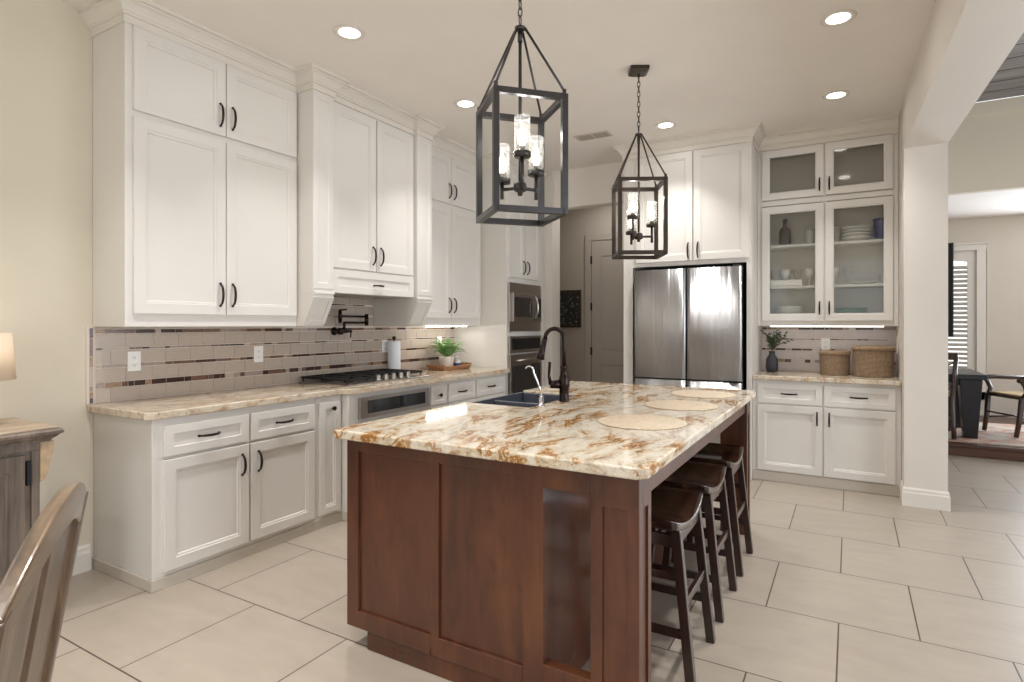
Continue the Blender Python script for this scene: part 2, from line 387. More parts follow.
def tag(o, label=None, cat=None, group=None, kind=None):
    if label: o['label'] = label
    if cat: o['category'] = cat
    if group: o['group'] = group
    if kind: o['kind'] = kind
    return o
def thing(name, label, cat, loc=(0, 0, 0), rotz=0, group=None):
    o = bpy.data.objects.new(name, None); C.objects.link(o); o.empty_display_size = .1
    o.location = loc; o.rotation_euler = (0, 0, rotz); return tag(o, label, cat, group)
def struct(name, mb, mat, bevel=0):
    o = mb.build(name, mat, None, bevel); return tag(o, kind='structure')
def copy_tree(o, parent=None):
    c = o.copy(); C.objects.link(c)
    if parent is not None: c.parent = parent
    for ch in list(o.children): copy_tree(ch, c)
    return c
def frame(o, u, w):
    o, u, w = Vector(o), Vector(u), Vector(w); z = Vector((0, 0, 1))
    return lambda a, b, c: o + u * a + z * b + w * c
def FL(x): return frame((x, 0, 0), (0, 1, 0), (1, 0, 0))      # left-wall fronts: u = Y, out = +X
def FB(y): return frame((0, y, 0), (1, 0, 0), (0, -1, 0))     # back-wall fronts: u = X, out = -Y

def shaker(mb, F, u0, u1, v0, v1, rail=.058, th=.02, bead=True, hole=False, w0=0, rail_v=None):
    rv = rail if rail_v is None else rail_v
    c = .0022
    def ring(d, e, w): return [F(u0 + d, v0 + e, w0 + w), F(u1 - d, v0 + e, w0 + w), F(u1 - d, v1 - e, w0 + w), F(u0 + d, v1 - e, w0 + w)]
    R = [ring(0, 0, 0), ring(0, 0, th - c), ring(c, c, th), ring(rail, rv, th)]
    if bead: R += [ring(rail + .002, rv + .002, th - .004), ring(rail + .013, rv + .013, th - .0055), ring(rail + .016, rv + .016, th - .012)]
    else: R += [ring(rail + .002, rv + .002, th - .009)]
    if hole:
        R += [ring(rail + .016, rv + .016, 0)]
    vs = [p for r in R for p in r]; fs = []
    for i in range(len(R) - 1):
        for j in range(4): fs.append((i * 4 + j, i * 4 + (j + 1) % 4, i * 4 + 4 + (j + 1) % 4, i * 4 + 4 + j))
    if hole:
        i = len(R) - 1
        for j in range(4): fs.append((i * 4 + j, i * 4 + (j + 1) % 4, (j + 1) % 4, j))
    else:
        i = len(R) - 1; fs.append((i * 4, i * 4 + 1, i * 4 + 2, i * 4 + 3)); fs.append((3, 2, 1, 0))
    mb.add(vs, fs)
def pull(root, parent, F, u, v, w, L=.15, vert=True, mat='bronze'):
    L *= .9; mb = MB(root); n = 9; pts = []; rr = []
    for i in range(n):
        t = -1 + 2 * i / (n - 1); o = w + .006 + .026 * (1 - t * t) ** .6
        pts.append(F(u, v + t * L / 2, o) if vert else F(u + t * L / 2, v, o)); rr.append(.0052 + .0024 * (1 - t * t))
    mb.tube(pts, rr, 8)
    for t in (-1, 1):
        a = F(u, v + t * L / 2, w - .001) if vert else F(u + t * L / 2, v, w - .001)
        b = F(u, v + t * L / 2, w + .008) if vert else F(u + t * L / 2, v, w + .008)
        mb.tube([a, b], .007, 8)
    mb.build('handle', mat, parent)
def knob(root, parent, F, u, v, w):
    mb = MB(root); mb.tube([F(u, v, w - .001), F(u, v, w + .012), F(u, v, w + .016), F(u, v, w + .024), F(u, v, w + .03)], [.006, .006, .014, .017, .012], 12)
    mb.build('knob', 'bronze', parent)
def cab_door(root, F, u0, u1, v0, v1, hu=None, hv=None, hl=.15, name='door', rail=.058, knob_at=None, mat='cabinet_paint'):
    mb = MB(root); shaker(mb, F, u0, u1, v0, v1, rail); d = mb.build(name, mat, root)
    if hu is not None: pull(root, d, F, hu, hv, .02, hl)
    if knob_at: knob(root, d, F, knob_at[0], knob_at[1], .02)
    return d
def cab_drawer(root, F, u0, u1, v0, v1, hl=.13, use_knob=False, rail=.05, rv=.045):
    mb = MB(root); shaker(mb, F, u0, u1, v0, v1, rail, bead=False, rail_v=rv); d = mb.build('drawer', 'cabinet_paint', root)
    if use_knob: knob(root, d, F, (u0 + u1) / 2, (v0 + v1) / 2, .02)
    else: pull(root, d, F, (u0 + u1) / 2, (v0 + v1) / 2, .014, hl, vert=False)
    return d

# ------------------------------------------------------------------ the setting
CE = 3.12; XW = -3.69; YB = 6.18; FD = .122
m = MB(); m.box(XW - .1, 5.0, -3.0, 7.62, -.08, 0); struct('floor', m, 'floor_tile')
m = MB(); m.box(XW - .1, .52, -3.0, 6.15, CE, CE + .08); struct('ceiling', m, 'ceiling_paint')
m = MB(); m.box(XW - .1, XW, -3.0, 7.1, -.08, 3.2); struct('wall_left', m, 'wall_paint')
m = MB(); m.box(-1.945, .36, YB, YB + .1, 0, CE); struct('wall_back', m, 'wall_paint')
m = MB(); m.box(XW, -2.93, 5.945, 6.15, 0, CE); struct('wall_jamb', m, 'trim_paint')
m = MB(); m.box(-2.93, -1.945, 6.0, 6.15, 2.695, CE); struct('wall_header', m, 'ceiling_paint')
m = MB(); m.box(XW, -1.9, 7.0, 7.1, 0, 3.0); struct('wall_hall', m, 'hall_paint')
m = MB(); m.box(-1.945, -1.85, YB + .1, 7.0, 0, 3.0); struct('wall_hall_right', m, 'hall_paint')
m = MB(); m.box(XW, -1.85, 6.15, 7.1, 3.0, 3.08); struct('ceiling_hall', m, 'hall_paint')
m = MB(); m.box(.352, .622, 5.32, 7.72, 0, 2.712); struct('wall_pillar', m, 'pillar_paint')
# the dropped beam runs a hair out of square with the room
m = MB(); m.hexa([(.606, -3, 2.712), (.913, -3, 2.712), (.622, 5.32, 2.712), (.348, 5.32, 2.712), (.606, -3, 3.75), (.913, -3, 3.75), (.622, 5.32, 3.75), (.348, 5.32, 3.75)])
m.box(.352, .622, 5.32, 7.72, 2.712, 3.75); struct('ceiling_beam', m, 'pillar_paint')
m = MB(); m.sweep([(.352, 5.55), (.352, 5.32), (.622, 5.32), (.622, 7.58)], [(0, 0), (.014, 0), (.014, .10), (.010, .112), (.010, .125), (.004, .14), (0, .14)]); struct('baseboard_pillar', m, 'trim_paint')
m = MB(); m.sweep([(XW, 1.63), (XW, -3.0)][::-1], [(0, 0), (.018, 0), (.018, .10), (.012, .118), (.012, .13), (.004, .145), (0, .145)]); struct('baseboard_left', m, 'trim_paint')
# living room
m = MB(); m.box(.622, 5.0, 7.62, 7.72, 2.75, 3.66); struct('wall_living', m, 'living_wall_paint')
m = MB(); m.box(.632, 5.0, 7.595, 7.62, 3.535, 3.66); struct('trim_1', m, 'living_wall_paint', .004)
m = MB()
for i in range(20):
    y1 = 7.585 - i * .282; m.box(.64, 5.0, y1 - .258, y1, 3.66, 3.685)
for i in range(20):
    y1 = 7.585 - i * .282; m.box(.64, 5.0, y1 - .282, y1 - .258, 3.6615, 3.68, 1)
m.box(.632, 5.0, -3.0, 7.62, 3.68, 3.74, 1)
struct('ceiling_living', m, ['plank_wood', 'black_plastic'])
m = MB()     # far right wall with two tall openings, wall behind the camera with two openings
for y0, y1, z0, z1 in ((-3, -.4, 0, 3.7), (2.4, 3.2, 0, 3.7), (6, 7.72, 0, 3.7), (-.4, 2.4, 0, .1), (-.4, 2.4, 2.8, 3.7), (3.2, 6, 0, .1), (3.2, 6, 2.8, 3.7)): m.box(5.0, 5.12, y0, y1, z0, z1)
struct('wall_right', m, 'living_wall_paint')
m = MB()
for x0, x1, z0, z1 in ((XW - .1, -3.3, 0, 3.7), (-1.3, -.4, 0, 3.7), (2.2, 5.12, 0, 3.7), (-3.3, -1.3, 0, .15), (-3.3, -1.3, 2.7, 3.7), (-.4, 2.2, 2.75, 3.7)): m.box(x0, x1, -3.12, -3.0, z0, z1)
struct('wall_rear', m, 'wall_paint')
# dining room, one step up
m = MB(); m.box(-1.2, 4.4, 7.66, 10.25, .0, FD); struct('floor_dining', m, 'step_wood')
m = MB(); m.box(.624, 5.0, 7.60, 7.66, .0, FD - .03); m.box(.624, 5.0, 7.585, 7.70, FD - .03, FD + .004); struct('trim_2', m, 'step_wood', .006)
m = MB()
for x0, x1, z0, z1 in ((-1.2, .45, 0, 2.83), (1.50, 4.4, 0, 2.83), (.45, 1.50, 0, .45), (.45, 1.50, 2.40, 2.83)): m.box(x0, x1, 10.15, 10.25, z0, z1)
struct('wall_dining', m, 'dining_paint')
m = MB(); m.box(-1.2, 4.4, 7.72, 10.25, 2.83, 2.9); struct('ceiling_dining', m, 'ceiling_paint')
m = MB(); m.box(-1.3, -1.2, 7.72, 10.25, 0, 2.9); struct('wall_dining_left', m, 'dining_paint')
m = MB(); m.box(4.4, 4.5, 7.72, 10.25, 0, 2.9); struct('wall_dining_right', m, 'dining_paint')

# dining window with arched plantation shutter
wn = bpy.data.objects.new('window_1', None); C.objects.link(wn); wn.location = (.975, 10.15, .95); tag(wn, kind='structure')
m = MB(wn); F = FB(10.15)
m.fbox(F, .345, .45, .34, 2.40, 0, .025); m.fbox(F, 1.50, 1.605, .34, 2.40, 0, .025); m.fbox(F, .345, 1.605, 2.40, 2.475, 0, .025)
m.fbox(F, .325, 1.625, 2.475, 2.50, 0, .045); m.fbox(F, .345, 1.605, .34, .45, 0, .025)
m.build('window_frame', 'trim_paint', wn, .003)
for a0, a1 in ((.45, .975), (.975, 1.50)):
    m = MB(wn); outer = [(a0, .95), (a1, .95), (a1, 2.40), (a0, 2.40)]
    s0, s1 = a0 + .075, a1 - .095
    m.fbox(F, a0, s0, .45, 2.40, -.06, -.02); m.fbox(F, s1, a1, .45, 2.40, -.06, -.02); m.fbox(F, s0, s1, .45, .54, -.06, -.02)
    n = 10
    for i in range(n):
        x0 = s0 + (s1 - s0) * i / n; x1 = s0 + (s1 - s0) * (i + 1) / n
        az = lambda x: 2.18 + .10 * math.sqrt(max(0, 1 - ((x - .975) / .56) ** 2))
        p = [F(x0, az(x0), -.06), F(x1, az(x1), -.06), F(x1, 2.40, -.06), F(x0, 2.40, -.06)]
        m.prism(p, F(0, 0, .04) - F(0, 0, 0))
    m.build('shutter_frame', 'trim_paint', wn)
    m = MB(wn)
    for i in range(27):
        z = .57 + i * .0635
        a = F((s0 + s1) / 2, z, -.04)
        if z > 2.2: continue
        m.hexa([F(s0, z + .026, -.012), F(s1, z + .026, -.012), F(s1, z + .032, -.012), F(s0, z + .032, -.012), F(s0, z - .012, -.068), F(s1, z - .012, -.068), F(s1, z - .006, -.068), F(s0, z - .006, -.068)])
    m.build('shutter_louvers', 'trim_paint', wn)
m = MB(wn); m.fbox(F, .45, 1.50, .45, 2.40, -.095, -.09); m.build('window_pane', 'clear_glass', wn)

# hall door
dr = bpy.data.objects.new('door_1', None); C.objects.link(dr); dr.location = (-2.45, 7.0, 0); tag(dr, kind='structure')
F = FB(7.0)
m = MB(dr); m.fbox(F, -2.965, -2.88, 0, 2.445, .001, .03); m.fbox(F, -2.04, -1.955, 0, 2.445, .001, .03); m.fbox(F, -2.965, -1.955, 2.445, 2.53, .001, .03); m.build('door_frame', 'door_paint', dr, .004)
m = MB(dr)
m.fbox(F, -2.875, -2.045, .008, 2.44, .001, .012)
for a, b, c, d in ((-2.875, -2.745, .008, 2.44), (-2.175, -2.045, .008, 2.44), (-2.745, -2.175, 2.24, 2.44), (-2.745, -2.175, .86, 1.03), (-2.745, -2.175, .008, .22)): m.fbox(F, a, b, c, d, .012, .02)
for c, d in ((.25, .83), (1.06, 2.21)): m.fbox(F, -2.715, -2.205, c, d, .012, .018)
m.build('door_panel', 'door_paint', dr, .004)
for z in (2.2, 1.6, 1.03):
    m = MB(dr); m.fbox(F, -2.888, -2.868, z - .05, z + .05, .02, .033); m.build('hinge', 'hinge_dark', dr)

# crown mouldings
CR = [(0, 2.987), (.010, 2.987), (.010, 3.026), (.020, 3.028), (.020, 3.040), (.026, 3.044), (.034, 3.060), (.050, 3.080), (.064, 3.088), (.064, 3.097), (.082, 3.099), (.082, 3.1195), (0, 3.1195)]
m = MB(); m.sweep([(XW, 1.645), (-3.345, 1.645), (-3.345, 2.76), (-3.18, 2.76), (-3.18, 2.942), (-3.225, 2.942), (-3.225, 3.868), (-3.18, 3.868), (-3.18, 4.062), (-3.345, 4.062), (-3.345, 5.10), (-3.03, 5.10), (-3.03, 5.94)], CR)
struct('trim_3', m, 'trim_paint')
m = MB(); m.sweep([(-1.93, 5.995), (-1.93, 5.5), (-.752, 5.5), (-.752, 5.87), (.35, 5.87)], CR); struct('trim_4', m, 'trim_paint')

# ------------------------------------------------------------------ backsplashes
STR = ['grout', 'tile_taupe', 'tile_strip_dark', 'tile_strip_brown', 'tile_strip_tan', 'tile_strip_grey']
def splash(F, u0, u1, z0, z1, seed, mb, first=0):
    R = random.Random(seed)
    mb.fbox(F, u0, u1, z0, z1, 0, .005)
    z = z1 - .008; row = 0; g = .004
    th = [.021, .010, .018, .030]
    while z > z0 + .01:
        h = th[row % 4]; zt = z; zb = max(z - h, z0 + .001); u = u0 + g
        while u < u1 - .012:                                  # slim mosaic strip
            L = min(R.choice([.03, .045, .06, .085, .11, .14]), u1 - g - u); mi = R.choices([2, 3, 4, 5, 1], [32, 20, 16, 22, 10])[0]
            mb.fbox(F, u, u + L, zb, zt, .004, .0085, mi); u += L + g
        z = zb - g; zb = max(z - .077, z0 + .001)
        if z - zb > .01:
            u = u0 - (.08 if row % 2 else .0) + g
            while u < u1 - .01:
                a = max(u, u0 + g); b = min(u + .153, u1 - g)
                if b - a > .008: mb.fbox(F, a, b, zb, z, .004, .008, 1)
                u += .156
        z = zb - g; row += 1
F = FL(XW)
m = MB(); splash(F, 1.655, 5.098, .926, 1.352, 3, m)
u0, u1 = 2.957, 3.868
m.fbox(F, u0, u1, 1.352, 1.60, 0, .005)
R = random.Random(4); z = 1.359
for r_ in range(3):
    u = u0 + (.07 if r_ % 2 else .003)
    while u < u1 - .02:
        b = min(u + .153, u1 - .003); m.fbox(F, u, b, z, min(z + .077, 1.598), .004, .008, 1); u += .156
    z += .08
    if z < 1.58:
        u = u0 + .1
        while u < u1 - .2:
            L = R.choice([.05, .09, .13]); m.fbox(F, u, u + L, z, z + .01, .004, .0085, R.choice([2, 3, 5])); u += L + .003
        z += .013
m.fbox(F, 1.612, 1.653, .926, 1.362, 0, .006)                 # finished end: metal edge and slim liner
R = random.Random(2); z = .93
while z < 1.34:
    L = R.choice([.03, .06, .1]); m.fbox(F, 1.628, 1.645, z, min(z + L, 1.352), .005, .0085, R.choice([2, 3, 4, 5, 5, 5, 1])); z += L + .003
struct('backsplash_left', m, STR)
m = MB(); splash(FB(YB), -.752, .352, .926, 1.352, 21, m); struct('backsplash_back', m, ['grout', 'tile_lavender'] + STR[2:])

# ------------------------------------------------------------------ left base cabinets
XF = -3.09
def base_cab(name, label, y0, y1, xf, h=.882, group=None, end=False):
    t = thing(name, label, 'cabinet', ((XW + xf) / 2, (y0 + y1) / 2, 0), group=group)
    m = MB(t); m.box(XW + .003, xf, y0, y1, .062, h); m.build('body', 'cabinet_paint', t, .003)
    m = MB(t)
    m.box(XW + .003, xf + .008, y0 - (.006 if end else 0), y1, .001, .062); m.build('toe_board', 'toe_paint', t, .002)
    return t
F = FL(XF)
t = base_cab('base_cabinet', 'off-white base cabinet, two drawers over two doors, near end of the left wall', 1.648, 2.699, XF, end=True)
cab_drawer(t, F, 1.70, 2.192, .685, .845); cab_drawer(t, F, 2.206, 2.682, .685, .845)
cab_door(t, F, 1.70, 2.192, .088, .668, 2.145, .555, .13); cab_door(t, F, 2.206, 2.682, .088, .668, 2.253, .555, .13)
t = base_cab('pullout_cabinet', 'narrow off-white pull-out cabinet with one knob, left of the cooktop', 2.701, 2.927, XF)
cab_door(t, F, 2.722, 2.905, .088, .845, knob_at=(2.83, .80), rail=.045)
XC = -3.02; F = FL(XC)
t = base_cab('cooktop_cabinet', 'bumped-out off-white base cabinet below the gas cooktop', 2.929, 3.808, XC)
cab_door(t, F, 2.97, 3.36, .088, .66); cab_door(t, F, 3.375, 3.775, .088, .66)
t = thing('warming_drawer', 'stainless steel drawer with dark glass front, built in under the cooktop', 'drawer', (XC, 3.41, .70))
m = MB(t); m.fbox(F, 3.02, 3.80, .702, .852, .001, .022); m.build('steel_front', 'appliance_steel', t, .003)
m = MB(t); m.fbox(F, 3.095, 3.745, .732, .826, .0225, .026); m.build('glass', 'dark_glass', t, .001)
t = base_cab('spice_cabinet', 'slim off-white cabinet with a knob, right of the stainless steel drawer', 3.81, 4.058, XC)
cab_drawer(t, F, 3.833, 4.045, .70, .855, use_knob=True, rail=.03, rv=.03); cab_door(t, F, 3.833, 4.045, .088, .685, rail=.045)
t = base_cab('drawer_cabinet', 'off-white base cabinet with two side-by-side drawers next to the oven tower', 4.06, 5.07, XC)
cab_drawer(t, F, 4.078, 4.49, .70, .855); cab_drawer(t, F, 4.512, 5.03, .70, .855)
cab_door(t, F, 4.078, 4.49, .088, .685, 4.44, .56, .13); cab_door(t, F, 4.512, 5.03, .088, .685, 4.56, .56, .13)
m = MB((-3.35, 3.3, .884))
poly = [(XW + .004, 1.615), (-3.10, 1.615), (-3.062, 1.645), (-3.062, 2.905), (-2.985, 2.93), (-2.985, 5.095), (XW + .004, 5.095)]
m.prism([(x, y, .884) for x, y in poly], (0, 0, .041))
tag(m.build('countertop', 'granite_beige', None, .006, 3, tri=True), 'long cream and tan granite worktop along the left wall', 'countertop')

# ------------------------------------------------------------------ left wall cabinets
XU = -3.345; F = FL(XU)
def wall_cab(name, label, y0, y1, doors, ends):
    t = thing(name, label, 'cabinet', ((XW + XU) / 2, (y0 + y1) / 2, 1.36))
    m = MB(t); m.box(XW + .002, XU, y0, y1, 1.36, 3.118); m.build('body', 'cabinet_paint', t, .003)
    a, b, c, d = doors
    for (z0, z1, hz) in ((1.432, 2.497, 1.555), (2.53, 2.982, 2.652)):
        cab_door(t, F, a, b, z0, z1, b - .038, hz, .15); cab_door(t, F, c, d, z0, z1, c + .038, hz, .15)
    return t
wall_cab('wall_cabinet', 'off-white double-height wall cabinet with four doors at the near end of the left wall', 1.645, 2.757, (1.682, 2.213, 2.219, 2.745), 1)
t = wall_cab('wall_cabinet', 'off-white four-door wall cabinet between the range hood and the oven tower', 4.064, 5.097, (4.10, 4.556, 4.562, 5.072), 1)
m = MB(t); m.box(-3.47, -3.44, 4.35, 4.98, 1.351, 1.359); m.build('under_cabinet_glow', 'strip_glow', t)

t = thing('range_hood', 'off-white range hood cabinet with two tall pilasters and angled corbel feet above the cooktop', 'range hood', (-3.45, 3.41, 1.36))
m = MB(t); m.box(XW + .002, -3.226, 2.943, 3.867, 1.60, 3.118); m.build('body', 'cabinet_paint', t, .002)
F = FL(-3.226)
cab_door(t, F, 2.957, 3.402, 1.785, 2.972, 3.365, 1.905, .15); cab_door(t, F, 3.414, 3.850, 1.785, 2.972, 3.451, 1.905, .15)
m = MB(t); shaker(m, F, 2.951, 3.858, 1.602, 1.772, .06, .018, bead=False, rail_v=.05); d = m.build('drawer_panel', 'cabinet_paint', t); pull(t, d, F, 3.43, 1.675, .016, .11, vert=False)
m = MB(t); m.box(-3.62, -3.30, 3.05, 3.78, 1.594, 1.5995); m.build('vent_filter', 'appliance_steel', t)
F = FL(-3.18)
for y0, y1 in ((2.760, 2.941), (3.869, 4.062)):
    m = MB(t); m.box(XW + .002, -3.181, y0, y1, 1.60, 3.118)
    shaker(m, F, y0 + .001, y1 - .001, 1.62, 2.975, .042, .008, bead=True, w0=-.004); m.box(XW + .004, -3.168, y0 - .000, y1 + .000, 1.585, 1.60)
    p = m.build('pilaster', 'cabinet_paint', t, .002)
    m = MB(t); prof = [(XW + .004, 1.585), (-3.178, 1.585), (-3.178, 1.565), (-3.275, 1.375), (-3.285, 1.362), (XW + .004, 1.362)]
    m.prism([(x, y0, z) for x, z in prof], (0, y1 - y0, 0))
    e = .035                                                   # raised border round the sloping face
    a, b = Vector((-3.178, 0, 1.565)), Vector((-3.275, 0, 1.375)); nn = Vector((.19, 0, -.097)).normalized() * .006
    def q(u, s_): return Vector((0, u, 0)) + a.lerp(b, s_)
    for ua, ub, sa, sb in ((y0, y0 + e, 0, 1), (y1 - e, y1, 0, 1), (y0 + e, y1 - e, 0, .14), (y0 + e, y1 - e, .84, 1)):
        P = [q(ua, sa), q(ub, sa), q(ub, sb), q(ua, sb)]; m.hexa([x - nn * .2 for x in P] + [x + nn for x in P])
    m.build('corbel', 'cabinet_paint', p, .002)

# ------------------------------------------------------------------ oven tower
XT = -3.03; F = FL(XT)
t = thing('oven_tower', 'tall off-white cabinet housing the microwave and wall oven', 'cabinet', (-3.36, 5.52, 0))
m = MB(t); m.box(XW + .003, XT, 5.10, 5.94, .062, 3.118); m.build('body', 'cabinet_paint', t, .003)
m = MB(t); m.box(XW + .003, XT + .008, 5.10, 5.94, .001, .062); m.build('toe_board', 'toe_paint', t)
cab_door(t, F, 5.125, 5.452, 1.86, 2.975, 5.415, 1.975, .15); cab_door(t, F, 5.466, 5.80, 1.86, 2.975, 5.503, 1.975, .15)
cab_drawer(t, F, 5.125, 5.80, .09, .42)
t = thing('microwave', 'built-in stainless steel microwave with a bowed handle in the oven tower', 'microwave', (XT, 5.46, 1.30))
m = MB(t); m.fbox(F, 5.118, 5.82, 1.30, 1.805, .001, .022); m.build('trim_panel', 'appliance_steel', t, .003)
m = MB(t); m.fbox(F, 5.16, 5.775, 1.40, 1.70, .0225, .05); m.build('door', 'appliance_steel', t, .003)
m = MB(t); m.fbox(F, 5.175, 5.56, 1.45, 1.655, .0505, .053); m.build('window', 'oven_glass', t)
m = MB(t); m.fbox(F, 5.665, 5.765, 1.45, 1.655, .0505, .053); m.build('control_panel', 'black_plastic', t)
m = MB(t); m.tube([F(5.615, 1.425, .05), F(5.61, 1.45, .075), F(5.605, 1.50, .095), F(5.605, 1.555, .10), F(5.605, 1.61, .095), F(5.61, 1.66, .075), F(5.615, 1.685, .05)], .011, 10); m.build('handle', 'nickel', t)
t = thing('wall_oven', 'built-in stainless steel wall oven with a dark glass door, below the microwave', 'oven', (XT, 5.46, .48))
m = MB(t); m.fbox(F, 5.118, 5.82, 1.075, 1.25, .001, .03); m.build('control_panel', 'appliance_steel', t, .003)
m = MB(t); m.fbox(F, 5.16, 5.78, 1.11, 1.225, .0305, .033); m.build('display', 'dark_glass', t)
m = MB(t); m.fbox(F, 5.118, 5.82, .46, 1.06, .001, .035); d = m.build('oven_door', 'appliance_steel', t, .003)
m = MB(t); m.fbox(F, 5.165, 5.775, .52, .945, .0355, .038); m.build('glass', 'oven_glass', d)
m = MB(t); m.tube([F(5.19, 1.0, .072), F(5.75, 1.0, .072)], .011, 10)
for u in (5.22, 5.72): m.tube([F(u, 1.0, .034), F(u, 1.0, .072)], .008, 8)
m.build('handle', 'appliance_steel', d)

# ------------------------------------------------------------------ fridge wall
YF = 5.50; F = FB(YF)
t = thing('fridge_surround', 'tall off-white cabinet surround with two doors above the refrigerator', 'cabinet', (-1.34, 5.84, 0))
m = MB(t); m.box(-1.93, -1.835, YF, YB - .002, .001, 3.118); m.box(-.795, -.753, YF, YB - .002, .001, 3.118); m.box(-1.835, -.795, YF, YB - .002, 1.925, 3.118); m.build('body', 'cabinet_paint', t, .002)
cab_door(t, F, -1.80, -1.262, 1.965, 2.978, -1.30, 2.06, .15); cab_door(t, F, -1.250, -.775, 1.965, 2.978, -1.212, 2.06, .15)
t = thing('refrigerator', 'stainless steel four-door refrigerator beyond the island', 'refrigerator', (-1.31, 5.8, 0))
m = MB(t); m.box(-1.79, -.822, 5.502, 6.12, .03, 1.88); m.build('case', 'black_plastic', t, .004)
def fdoor(x0, x1, z0, z1):
    m = MB(t); n = 14; pts = []
    for i in range(n + 1):
        a = i / n; x = x0 + (x1 - x0) * a; e = min(a, 1 - a) * (x1 - x0)
        r = .014; bow = .004 * math.sin(PI * a)
        pts.append((x, 5.425 - bow, 0))
    poly = [(x0, 5.495, z0), (x0, 5.437, z0), (x0 + .004, 5.428, z0)] + [(p[0], p[1], z0) for p in pts[1:-1]] + [(x1 - .004, 5.428, z0), (x1, 5.437, z0), (x1, 5.495, z0)]
    m.prism(poly, (0, 0, z1 - z0), smooth=False); o = m.build('door', 'fridge_steel', t)
    for p in o.data.polygons:
        if abs(p.normal.z) < .5 and p.normal.y < -.5: p.use_smooth = True
    return o
fdoor(-1.797, -1.309, .872, 1.888); fdoor(-1.299, -.822, .872, 1.888); fdoor(-1.797, -1.309, .10, .855); fdoor(-1.299, -.822, .10, .855)
m = MB(t); m.box(-1.78, -.84, 5.502, 5.56, 0.001, .09); m.build('kick_plate', 'black_plastic', t)
for x in (-1.76, -.87):
    m = MB(t); m.box(x - .03, x + .03, 5.44, 5.56, 1.889, 1.905); m.build('hinge_cover', 'black_plastic', t)
m = MB(t); m.box(-.93, -.86, 5.418, 5.45, .856, .871); m.build('handle_recess', 'black_plastic', t)

# right base cabinet, its worktop and the glass cabinet
F = FB(5.56)
t = thing('base_cabinet', 'off-white base cabinet with two drawers over two doors between refrigerator and pillar', 'cabinet', (-.2, 5.86, 0))
m = MB(t); m.box(-.751, .350, 5.56, YB - .003, .085, .884); m.build('body', 'cabinet_paint', t, .003)
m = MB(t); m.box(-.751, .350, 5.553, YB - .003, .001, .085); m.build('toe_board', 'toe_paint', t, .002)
cab_drawer(t, F, -.712, -.204, .685, .858, .13); cab_drawer(t, F, -.192, .312, .685, .858, .13)
cab_door(t, F, -.712, -.204, .095, .672, -.243, .575, .12); cab_door(t, F, -.192, .312, .095, .672, -.153, .575, .12)
m = MB((-.2, 5.85, .886)); m.box(-.7515, .3505, 5.525, YB - .003, .886, .925)
tag(m.build('countertop', 'granite_beige', None, .006, 3, tri=True), 'short granite worktop carrying the two woven baskets', 'countertop')
YG = 5.87; F = FB(YG)
t = thing('glass_cabinet', 'off-white wall cabinet with four reeded glass doors right of the refrigerator', 'cabinet', (-.2, 6.0, 1.36))
m = MB(t)
m.box(-.752, -.712, YG, YB - .002, 1.36, 3.118); m.box(.312, .350, YG, YB - .002, 1.36, 3.118)
for z0, z1 in ((1.36, 1.42), (2.468, 2.515), (2.975, 3.118)): m.box(-.712, .312, YG, YB - .002, z0, z1)
m.box(-.712, .312, YB - .014, YB - .002, 1.42, 2.975); m.box(-.218, -.182, YG, YG + .02, 1.42, 2.468); m.box(-.218, -.182, YG, YG + .02, 2.515, 2.975)
m.build('body', 'cabinet_paint', t, .002)
m = MB(t); m.box(-.65, .25, 5.95, 5.985, 1.351, 1.3595); m.build('under_cabinet_glow', 'niche_fill_glow', t)  # added glowing strip, no known fixture; brightens the worktop niche
for z in (1.725, 2.105):
    m = MB(t); m.box(-.711, .311, YG + .021, YB - .015, z - .022, z); m.build('shelf', 'cabinet_paint', t, .002)
for z0, z1, hz in ((1.405, 2.458, 1.52), (2.52, 2.978, 2.62)):
    for a, b, hu in ((-.712, -.205, -.237), (-.193, .312, -.161)):
        m = MB(t); shaker(m, F, a, b, z0, z1, .052, hole=True); d = m.build('door', 'cabinet_paint', t)
        m = MB(t); m.fbox(F, a + .060, b - .060, z0 + .060, z1 - .060, .006, .010); m.build('glass_pane', 'reeded_glass', d)
        pull(t, d, F, hu, hz, .02, .12)

# things behind the glass
def lathe_thing(name, label, cat, prof, loc, mat, group=None, n=20, sx=1, sy=1):
    m = MB(loc); m.lathe(prof, loc, n, sx=sx, sy=sy); return tag(m.build(name, mat), label, cat, group)
T1, T2, B0 = 2.106, 1.726, 1.421
lathe_thing('bottle', 'dark brown bottle on the top shelf behind the left glass door', 'bottle', [(.001, 0), (.05, 0), (.052, .02), (.052, .14), (.044, .165), (.018, .19), (.015, .235), (.02, .237), (.02, .26), (.001, .26)], (-.535, 6.05, T1), 'bottle_brown')
cup = [(.0, .0), (.03, 0), (.036, .01), (.041, .13), (.044, .15), (.041, .15), (.036, .02), (.0, .012)]
for i, (x, y) in enumerate(((-.325, 6.07), (-.24, 6.05), (-.12, 6.08))):
    lathe_thing('tumbler', ['pale tumbler on the top shelf, left of the dividing stile', 'pale tumbler on the top shelf, close behind the dividing stile', 'pale tumbler on the top shelf behind the right glass door'][i], 'glass', cup, (x, y, T1), 'plate_white', 'tumblers on the top shelf')
bowl = [(.0, .0), (.05, 0), (.06, .006), (.115, .03), (.125, .045), (.121, .045), (.11, .033), (.055, .012), (.0, .01)]
for i in range(4):
    lathe_thing('bowl', ['lowest white bowl of the stack on the top shelf', 'second white bowl from the bottom of the stack on the top shelf', 'third white bowl from the bottom of the stack on the top shelf', 'topmost white bowl of the stack on the top shelf'][i], 'bowl', bowl, (.05, 6.03, T1 + i * .0285), 'plate_white', 'white bowls stacked on the top shelf')
